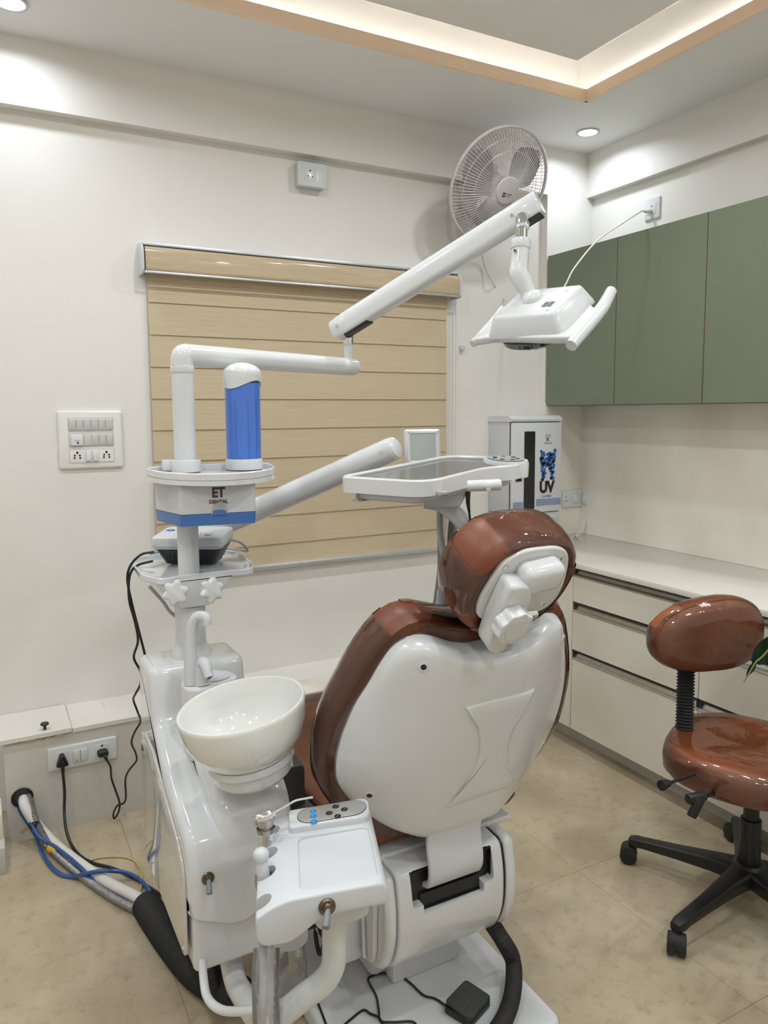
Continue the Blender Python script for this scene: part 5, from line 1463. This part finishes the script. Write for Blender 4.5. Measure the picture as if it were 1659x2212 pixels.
# lamp head frame
cu = Vector((0.694, -0.104, 0.713)); cv = Vector((0.611, 0.611, -0.505)); cn = Vector((-0.383, 0.786, 0.4875))
def cw(v): return (RGT*v.x - DWN*v.y - FWD*v.z).normalized()
lu = cw(cu); lv = cw(cv); lv = (lv-lu*lv.dot(lu)).normalized(); ln = lu.cross(lv)
LO = at(1166, 695, 1.98)
LMx = frame(LO, lu, lv, ln)
hd = put('lamp_plate', slab(round_poly([(-0.165, -0.100), (-0.10, -0.085), (0.060, -0.100), (0.150, -0.105), (0.158, 0.03), (0.09, 0.085), (-0.060, 0.095), (-0.120, 0.075), (-0.150, 0.02)], [0.012, 0.05, 0.08, 0.01, 0.02, 0.05, 0.05, 0.03, 0.05], 6), -0.012, 0.010, 0.006, LMx), WHITE, lt)
put('lamp_housing', xf(ring_loft([[Vector((p[0]+0.005, p[1]+oy, z)) for p in rrect(w_, h_, r2, 6)] for w_, h_, z, r2, oy in ((0.232, 0.185, 0.004, 0.016, 0.0), (0.230, 0.182, 0.012, 0.016, 0.0), (0.198, 0.155, 0.050, 0.016, 0.006), (0.192, 0.149, 0.055, 0.014, 0.006), (0.182, 0.139, 0.057, 0.012, 0.006))]), LMx), WHITE, lt, sharp=50)
put('lamp_glass', xf(lathe([(0.100, 0.0), (0.098, -0.012), (0.080, -0.024), (0.04, -0.030), (0.0, -0.032)], Matrix.Translation((0, -0.02, -0.012)) @ Matrix.Diagonal((1.05, 0.85, 1, 1)), 40), LMx), LGLASS, lt)
for sx, ya, yb in ((0.163, -0.125, 0.110), (-0.158, -0.098, 0.06)):
    pth = [LMx @ Vector((sx, ya, -0.004)), LMx @ Vector((sx, ya*0.5, 0.0)), LMx @ Vector((sx, yb*0.35, 0.006)), LMx @ Vector((sx-0.006*sx/abs(sx), yb, 0.018))]
    k_ = 1.0 if sx > 0 else 0.7
    put('handle', tube(pth, 0.0165, 6, 18, scale=[0.9*k_, 1.0*k_, 1.0*k_, 0.85*k_]), WHITE, lt)
put('swivel_socket', xf(lathe([(0.028, 0.0), (0.027, 0.010), (0.018, 0.020), (0.0, 0.024)], Matrix.Translation((-0.015, 0.02, 0.055)), 24), LMx), WHITE, lt)
for j in range(2):
    for k in range(4):
        put('vent_slot', xf(cbox(0.014, 0.0026, 0.001), LMx @ Matrix.Translation((0.048+j*0.016, -0.030+0.007*k, 0.0575)) @ Matrix.Rotation(-0.2, 4, 'Z')), BLACK, lt)
for x_, y_ in ((0.072, -0.050), (0.072, 0.050)):
    put('cover_screw', xf(lathe([(0.0, 0), (0.004, 0), (0.004, 0.0008), (0.0, 0.0008)], Matrix.Translation((x_, y_, 0.0572)), 12, False), LMx), SWITCHG, lt)

# ------------------------------------------------------------------ delivery tray on its spring arm
dl = thing('delivery_tray', at(930, 1060, 1.8), 'white dentist delivery tray with smoked glass top on a thick arm', 'tray')
G0 = at(405, 1168, 2.32); G1 = at(852, 968, 1.95)
gd = (G1-G0).normalized()
pr2 = circ(0.0325, 24)
put('spring_arm', sweep([G0]+[G0.lerp(G1, k/8) for k in range(1, 8)]+[G1-gd*0.012, G1], pr2, scale=[1.12]+[1.08-0.01*k for k in range(7)]+[1.0, 0.97]), WHITEG, dl)
put('arm_cap', lathe([(0.0300, 0), (0.028, 0.006), (0.020, 0.011), (0.0, 0.013)], axis_frame(G1, gd), 28), WHITE, dl)
gs = gd.cross(Z).normalized(); gs = gs if gs.dot(CAM-G1) > 0 else -gs
put('arm_screw', cyl(G1-gd*0.025+gs*0.028, G1-gd*0.025+gs*0.0335, 0.005, 0.005, 12), CHROME, dl)
put('arm_base', join(cyl(G0-Z*0.06, G0+Z*0.03, 0.034, 0.034, 24, 0.004), cyl(G0-Z*0.045, Vector((PX, PY_+0.03, SHZ-0.045)), 0.018, 0.018, 16)), WHITE, dl)
k0, k1, k2 = at(729, 1028, 1.66), at(924, 1039, 1.57), at(967, 982, 1.99)
dn = (k1-k0).cross(k2-k0).normalized()
dn = dn if dn.z > 0 else -dn
du = (X-dn*X.dot(dn)).normalized(); dvv = dn.cross(du)
DMx = frame(k0, du, dvv, dn)
def dpl(x, y):
    p = upl(k0, dn, x, y)-k0
    return (p.dot(du), p.dot(dvv))
outl = [dpl(x, y) for x, y in ((729, 1028), (924, 1040), (1050, 1009), (1120, 1004), (1136, 994), (1112, 983), (1040, 985), (967, 982))]
dro = round_poly(outl, [0.03, 0.06, 0.03, 0.05, 0.06, 0.05, 0.03, 0.06], 7)
put('tray_rim', wall_ring(dro, 0.010, -0.036, 0.0, DMx), WHITE, dl)
put('tray_floor', slab(inset2(dro, 0.004), -0.036, -0.020, 0.002, DMx), WHITE, dl)
put('glass_top', slab(inset2(dro, 0.011), -0.010, -0.007, 0.0, DMx), SMOKE, dl)
put('under_tray', slab(inset2(dro, 0.030), -0.058, -0.036, 0.010, DMx), WHITEM, dl)
cc = dpl(1092, 994)
cpd = put('control_pod', lathe([(0.046, -0.036), (0.047, -0.004), (0.045, 0.003), (0.0, 0.004)], DMx @ Matrix.Translation((cc[0], cc[1], 0.0)) @ Matrix.Diagonal((1.0, 1.5, 1, 1)), 36), WHITE, dl)
put('pod_panel', lathe([(0.0, 0.0045), (0.038, 0.0045), (0.038, 0.0055), (0.0, 0.0056)], DMx @ Matrix.Translation((cc[0], cc[1], 0.0)) @ Matrix.Diagonal((1.0, 1.5, 1, 1)), 36, False), SILVER, cpd)
for i in range(7):
    a = 2*pi*i/7
    put('pod_button', lathe([(0.0, 0.006), (0.006, 0.006), (0.006, 0.0068), (0.0, 0.0068)], DMx @ Matrix.Translation((cc[0]+0.024*cos(a), cc[1]+0.036*sin(a), 0.0)), 12, False), SKYBTN if i in (1, 2) else BLACKBTN, cpd)
hc1 = at(1046, 1052, 1.60)
put('tray_handle', cyl(at(1008, 1050, 1.63), at(1084, 1047, 1.62), 0.0125, 0.0125, 22, 0.005), WHITE, dl)
put('handle_screw', cyl(at(1055, 1054, 1.612), at(1055.5, 1055, 1.600), 0.0065, 0.0060, 14), CHROME, dl)
put('tray_lock', xf(cbox(0.022, 0.012, 0.012, 0.002), frame(at(955, 1066, 1.60), RGT, FWD, -DWN)), STEEL, dl)
tm = at(940, 1075, 1.80)
put('tray_mount', xf(slab(round_poly([(-0.06, 0.03), (0.075, 0.03), (0.05, -0.02), (-0.02, -0.02)], 0.012, 4), -0.03, 0.03, 0.006), frame(at(945, 1078, 1.78), RGT, -DWN, -FWD)), WHITEM, dl)
put('curved_bracket', sweep(catmull([at(918, 1080, 1.80), at(955, 1090, 1.80), at(995, 1122, 1.80), at(1022, 1160, 1.80), at(1040, 1210, 1.81)], 8), rrect(0.040, 0.046, 0.006, 3), hint=tuple(-FWD)), WHITEM, dl)
# viewer
vw = thing('film_viewer', at(912, 985, 2.05), 'small white backlit film viewer behind the delivery tray', 'viewer')
vM = frame(at(914, 968, 2.02), RGT.lerp(X, 0.2).normalized(), Z, Vector((0, 0, 0)))
vr = (RGT*0.97+FWD*0.22); vr.z = 0; vr.normalize()
vup = (Z*0.985-FWD*(-0.10)); vup = (vup-vr*vup.dot(vr)).normalized()
vn = vr.cross(vup)
VM = frame(at(914, 966, 2.02), vr, vup, vn)
put('housing', slab(rrect(0.098, 0.098, 0.006, 4), -0.022, 0.0, 0.003, VM), WHITE, vw)
put('bezel', wall_ring(rrect(0.096, 0.096, 0.005, 4), 0.015, -0.001, 0.004, VM), WHITE, vw)
put('screen', slab(rrect(0.070, 0.070, 0.002, 2), 0.0, 0.0015, 0.0, VM @ Matrix.Translation((0.0, 0.002, 0))), SCREEN, vw)
# hoses hanging in a sleeve and the dark pen
for k, (xs, lab) in enumerate((((952, 950, 957, 956, 948), 'left dark hose hanging below the delivery tray'), ((985, 975, 972, 968, 960), 'right dark hose hanging below the delivery tray'))):
    put('handpiece_hose', tube([at(x, y, 1.86+0.01*k) for x, y in zip(xs, (1072, 1140, 1200, 1260, 1330))], 0.0085, 8, 10), DARKG if k else HOSEG, label=lab, cat='hose')
put('hose_sleeve', tube([at(975, 1076, 1.86), at(966, 1150, 1.87), at(965, 1230, 1.87), at(952, 1330, 1.87)], 0.024, 8, 14), FILM2, label='clear plastic sleeve around the hoses below the delivery tray', cat='sleeve')
put('curing_lead', tube([at(1011, 1062, 1.75), at(1011, 1085, 1.75), at(1014, 1110, 1.76), at(1017, 1140, 1.77)], 0.0035, 6, 8, scale=[1.8, 1.5, 0.8, 0.8]), BLACK, label='short black lead hanging below the delivery tray handle', cat='cable')

# ------------------------------------------------------------------ stool
HX, HY = 1.882, 1.303
stl = thing('dentist_stool', (HX, HY, 0), 'chestnut-brown plastic-wrapped dentist stool on a black five-star base', 'stool')
put('gas_column', join(cyl((HX, HY, 0.085), (HX, HY, 0.26), 0.030, 0.028, 24, 0.002), cyl((HX, HY, 0.255), (HX, HY, 0.40), 0.021, 0.021, 20)), BLACK, stl)
put('base_hub', lathe([(0.0, 0.070), (0.045, 0.070), (0.052, 0.085), (0.046, 0.120), (0.034, 0.130), (0.0, 0.130)], Matrix.Translation((HX, HY, 0)), 28), BLACK, stl)
a0 = atan2(1.611-HY, 1.746-HX)
RB = 0.335
for k in range(5):
    a = a0+2*pi*k/5
    d = Vector((cos(a), sin(a), 0)); s_ = Vector((-sin(a), cos(a), 0))
    O_ = Vector((HX, HY, 0))
    rings = []
    for r, zc, hw, hh_ in ((0.025, 0.098, 0.036, 0.026), (0.10, 0.094, 0.027, 0.022), (0.20, 0.085, 0.021, 0.017), (0.30, 0.076, 0.0175, 0.014), (0.325, 0.073, 0.0185, 0.014), (0.345, 0.070, 0.014, 0.012)):
        rings.append([O_+d*r+s_*(p[0])+Z*(zc+p[1]) for p in rrect(hw*2, hh_*2, min(hw, hh_)*0.5, 3)])
    leg = put('leg', ring_loft(rings), BLACK, stl, sharp=45)
    cp_ = O_+d*RB
    co = random.uniform(-1.2, 1.2)
    wd = Vector((cos(a+co), sin(a+co), 0))
    wc_ = cp_+wd*0.012
    ws_ = Vector((-wd.y, wd.x, 0))
    cs = put('caster', join(cyl(wc_-ws_*0.024+Z*0.026, wc_-ws_*0.004+Z*0.026, 0.0258, 0.0258, 22, 0.004), cyl(wc_+ws_*0.004+Z*0.026, wc_+ws_*0.024+Z*0.026, 0.0258, 0.0258, 22, 0.004)), BLACK, stl)
    put('caster_hood', join(cyl(wc_-ws_*0.023+Z*0.034, wc_+ws_*0.023+Z*0.034, 0.0245, 0.0245, 20, 0.004), cyl(cp_+Z*0.04, cp_+Z*0.07, 0.011, 0.011, 12)), BLACKM, cs)
# seat
SC = Vector((1.862, 1.318, 0))
ang = atan2(1.477-HY, 1.804-HX)       # towards the back rest
sd_ = Vector((cos(ang), sin(ang), 0)); sl_ = Vector((-sin(ang), cos(ang), 0))
so2 = []
for i in range(72):
    a = 2*pi*i/72
    n_ = 2.7
    r = (abs(cos(a))**n_+abs(sin(a))**n_)**(-1/n_)
    so2.append((0.205*r*cos(a), 0.218*r*sin(a)))
SMx = frame(SC, sd_, sl_, Z)
def sw(q, s):
    q.z += 0.012*s*s - 0.020*max(0, -q.x/0.2)**2*s if q.z > 0.43 else 0
    return q
st_ = put('seat', pad(so2, [(0.80, 0.392), (0.93, 0.396), (0.99, 0.412), (1.0, 0.432), (0.985, 0.452), (0.945, 0.468), (0.87, 0.477), (0.7, 0.479), (0.45, 0.476), (0.2, 0.474), (0.02, 0.474)], SMx, sw), LEATHR2, stl)
film(st_, lambda c: c.z > 0.40 and not ((c-SC).dot(sd_) < -0.10 and (c-SC).dot(sl_) < -0.04 and c.z < 0.455 and (c-SC).dot(sl_) > -0.20), 'plastic_wrap', st_)
put('seat_pan', slab([(p[0]*0.8, p[1]*0.8) for p in so2], 0.378, 0.393, 0.004, SMx), BLACK, stl)
put('mechanism', xf(cbox(0.16, 0.10, 0.03, 0.008), Matrix.Translation((HX, HY, 0.368)) @ Matrix.Rotation(ang, 4, 'Z')), BLACK, stl)
# bellows post
pb0 = up(2, 0.462, 1478, 1590); 
pb1 = at(1482, 1440, (pb0-CAM).dot(FWD)+0.01)
rad = 0.0265
n = 22
prof = []
L3 = (pb1-pb0).length
for k in range(n):
    z = L3*k/n
    prof += [(rad, z+L3/n*0.5), (rad-0.0055, z+L3/n)] if k else [(rad-0.0055, 0), (rad, L3/n*0.5), (rad-0.0055, L3/n)]
put('bellows_post', lathe(prof, axis_frame(pb0-Z*0.0, pb1-pb0), 24), BLACKM, stl, sharp=80)
put('back_strut', tube([Vector((HX, HY, 0.37))+sd_*0.05, Vector((HX, HY, 0.372))+sd_*0.17, pb0+sd_*0.012-Z*0.03, pb0+Z*0.02], 0.012, 6, 10), BLACK, stl)
# back rest
bd = (pb0-CAM).dot(FWD)
bcn = at(1523, 1369, bd-0.02)
bnrm = (-sd_*0.55+(CAM-bcn).normalized()*0.62); bnrm.z = 0.04; bnrm.normalize()
bxx = Z.cross(bnrm).normalized()
byy = bnrm.cross(bxx)
BK = frame(bcn, bxx, byy, bnrm) @ Matrix.Rotation(radians(3), 4, 'Z')
bo2 = []
for i in range(80):
    a = 2*pi*i/80
    n_ = 2.45
    r = (abs(cos(a))**n_+abs(sin(a))**n_)**(-1/n_)
    bo2.append((0.182*r*cos(a), 0.106*r*sin(a)*(1.0+0.10*cos(a))))
bk2 = put('back_rest', pad(bo2, [(0.75, -0.040), (0.90, -0.036), (0.98, -0.018), (1.0, 0.0), (0.985, 0.018), (0.955, 0.028), (0.94, 0.0285), (0.88, 0.040), (0.7, 0.048), (0.4, 0.051), (0.02, 0.051)], BK), LEATHR2, stl, sharp=50)
film(bk2, lambda c: not ((c-bcn).dot(bxx) < -0.09 and (c-bcn).dot(byy) > 0.035 and (c-bcn).dot(bnrm) < 0.022), 'plastic_wrap', bk2)
put('seam', xf(sweep([Vector((p[0]*0.948, p[1]*0.948, 0.0295)) for p in bo2], circ(0.0016, 6), closed=True, hint=(0, 0, 1)), BK), LEATHER, bk2)
# levers below the seat
l1 = at(1441, 1693, 1.88); l1b = at(1500, 1672, 1.98)
lv1 = put('height_lever', cyl(l1, l1b, 0.0045, 0.0045, 10), BLACK, stl)
put('lever_knob', cyl(at(1428, 1697, 1.865), at(1445, 1691, 1.885), 0.0135, 0.009, 16, 0.003), BLACK, lv1)
lv2 = put('tilt_lever', cyl(at(1500, 1728, 1.86), at(1540, 1715, 1.98), 0.0055, 0.0055, 10), BLACK, stl)
put('lever_paddle', join(cyl(at(1485, 1727, 1.86), at(1522, 1718, 1.88), 0.0125, 0.0125, 12, 0.003), xf(cbox(0.024, 0.052, 0.012, 0.004), axis_frame(at(1503, 1745, 1.86), FWD, (0, 0, 1)) @ Matrix.Rotation(radians(28), 4, 'Z'))), BLACK, lv2)

# ------------------------------------------------------------------ plant at the right edge
pp = Vector((1.60, 0.84, 0))
plt = thing('potted_plant', pp, 'dark green leafy plant tip at the right edge before the stool', 'plant')
put('pot', lathe([(0.0, 0.001), (0.085, 0.001), (0.095, 0.01), (0.115, 0.22), (0.118, 0.24), (0.108, 0.24), (0.106, 0.215), (0.0, 0.215)], Matrix.Translation(pp), 32, False), TERRA, plt)
put('soil', lathe([(0.0, 0.218), (0.105, 0.216), (0.105, 0.21), (0.0, 0.21)], Matrix.Translation(pp), 24, False), SOIL, plt)
tipd = 1.52
l_tip = at(1606, 1474, tipd)
stem_top = at(1700, 1360, tipd-0.02)
put('stem', tube([pp+Z*0.215, pp+Vector((0.02, 0.0, 0.45)), pp+Vector((0.03, 0.02, 0.75)), stem_top+Vector((0.05, -0.02, 0.06)), stem_top, at(1650, 1415, tipd), at(1633, 1430, tipd), at(1618, 1455, tipd), l_tip], 0.004, 8, 8, scale=[1.4, 1.2, 1.0, 0.9, 0.8, 0.55, 0.45, 0.4, 0.35]), LEAFY, plt)
def leaf(base, tip_, wid, nrm, cup=0.15):
    base, tip_, nrm = Vector(base), Vector(tip_), Vector(nrm)
    d = tip_-base
    L = d.length
    d.normalize()
    s = d.cross(nrm).normalized()
    n2 = s.cross(d)
    bm = new()
    R = []
    for k in range(11):
        t = k/10
        w_ = wid*(sin(pi*t**0.8)**0.9)+0.0004
        dr = -0.12*L*t*t
        c0 = base+d*(L*t)+n2*dr
        R.append([bm.verts.new(c0+s*(w_*j)+n2*(cup*w_*abs(j)*1.0)) for j in (-1, -0.5, 0, 0.5, 1)])
    for k in range(10):
        for j in range(4): bm.faces.new((R[k][j], R[k+1][j], R[k+1][j+1], R[k][j+1]))
    bmesh.ops.solidify(bm, geom=bm.faces[:], thickness=0.0007)
    return put('leaf', bm, LEAF, plt, sharp=80)
vn_ = (CAM-l_tip).normalized()
leaf(at(1632, 1430, tipd), at(1613, 1462, tipd), 0.0055, vn_+RGT*0.3)
leaf(at(1625, 1434, tipd+0.005), at(1700, 1365, tipd), 0.021, vn_+RGT*0.5)
leaf(at(1660, 1418, tipd), at(1740, 1440, tipd-0.05), 0.018, vn_+Z*0.5)
rp_ = random.Random(3)
for k in range(9):
    a = rp_.uniform(0, 2*pi)
    z0 = rp_.uniform(0.45, 0.92)
    if -0.5 < (a-pi) < 0.6: a += 1.6
    b0 = pp+Vector((0.03, 0.01, z0))
    leaf(b0, b0+Vector((cos(a)*0.17, sin(a)*0.17, 0.05)), 0.03, (0, 0, 1))
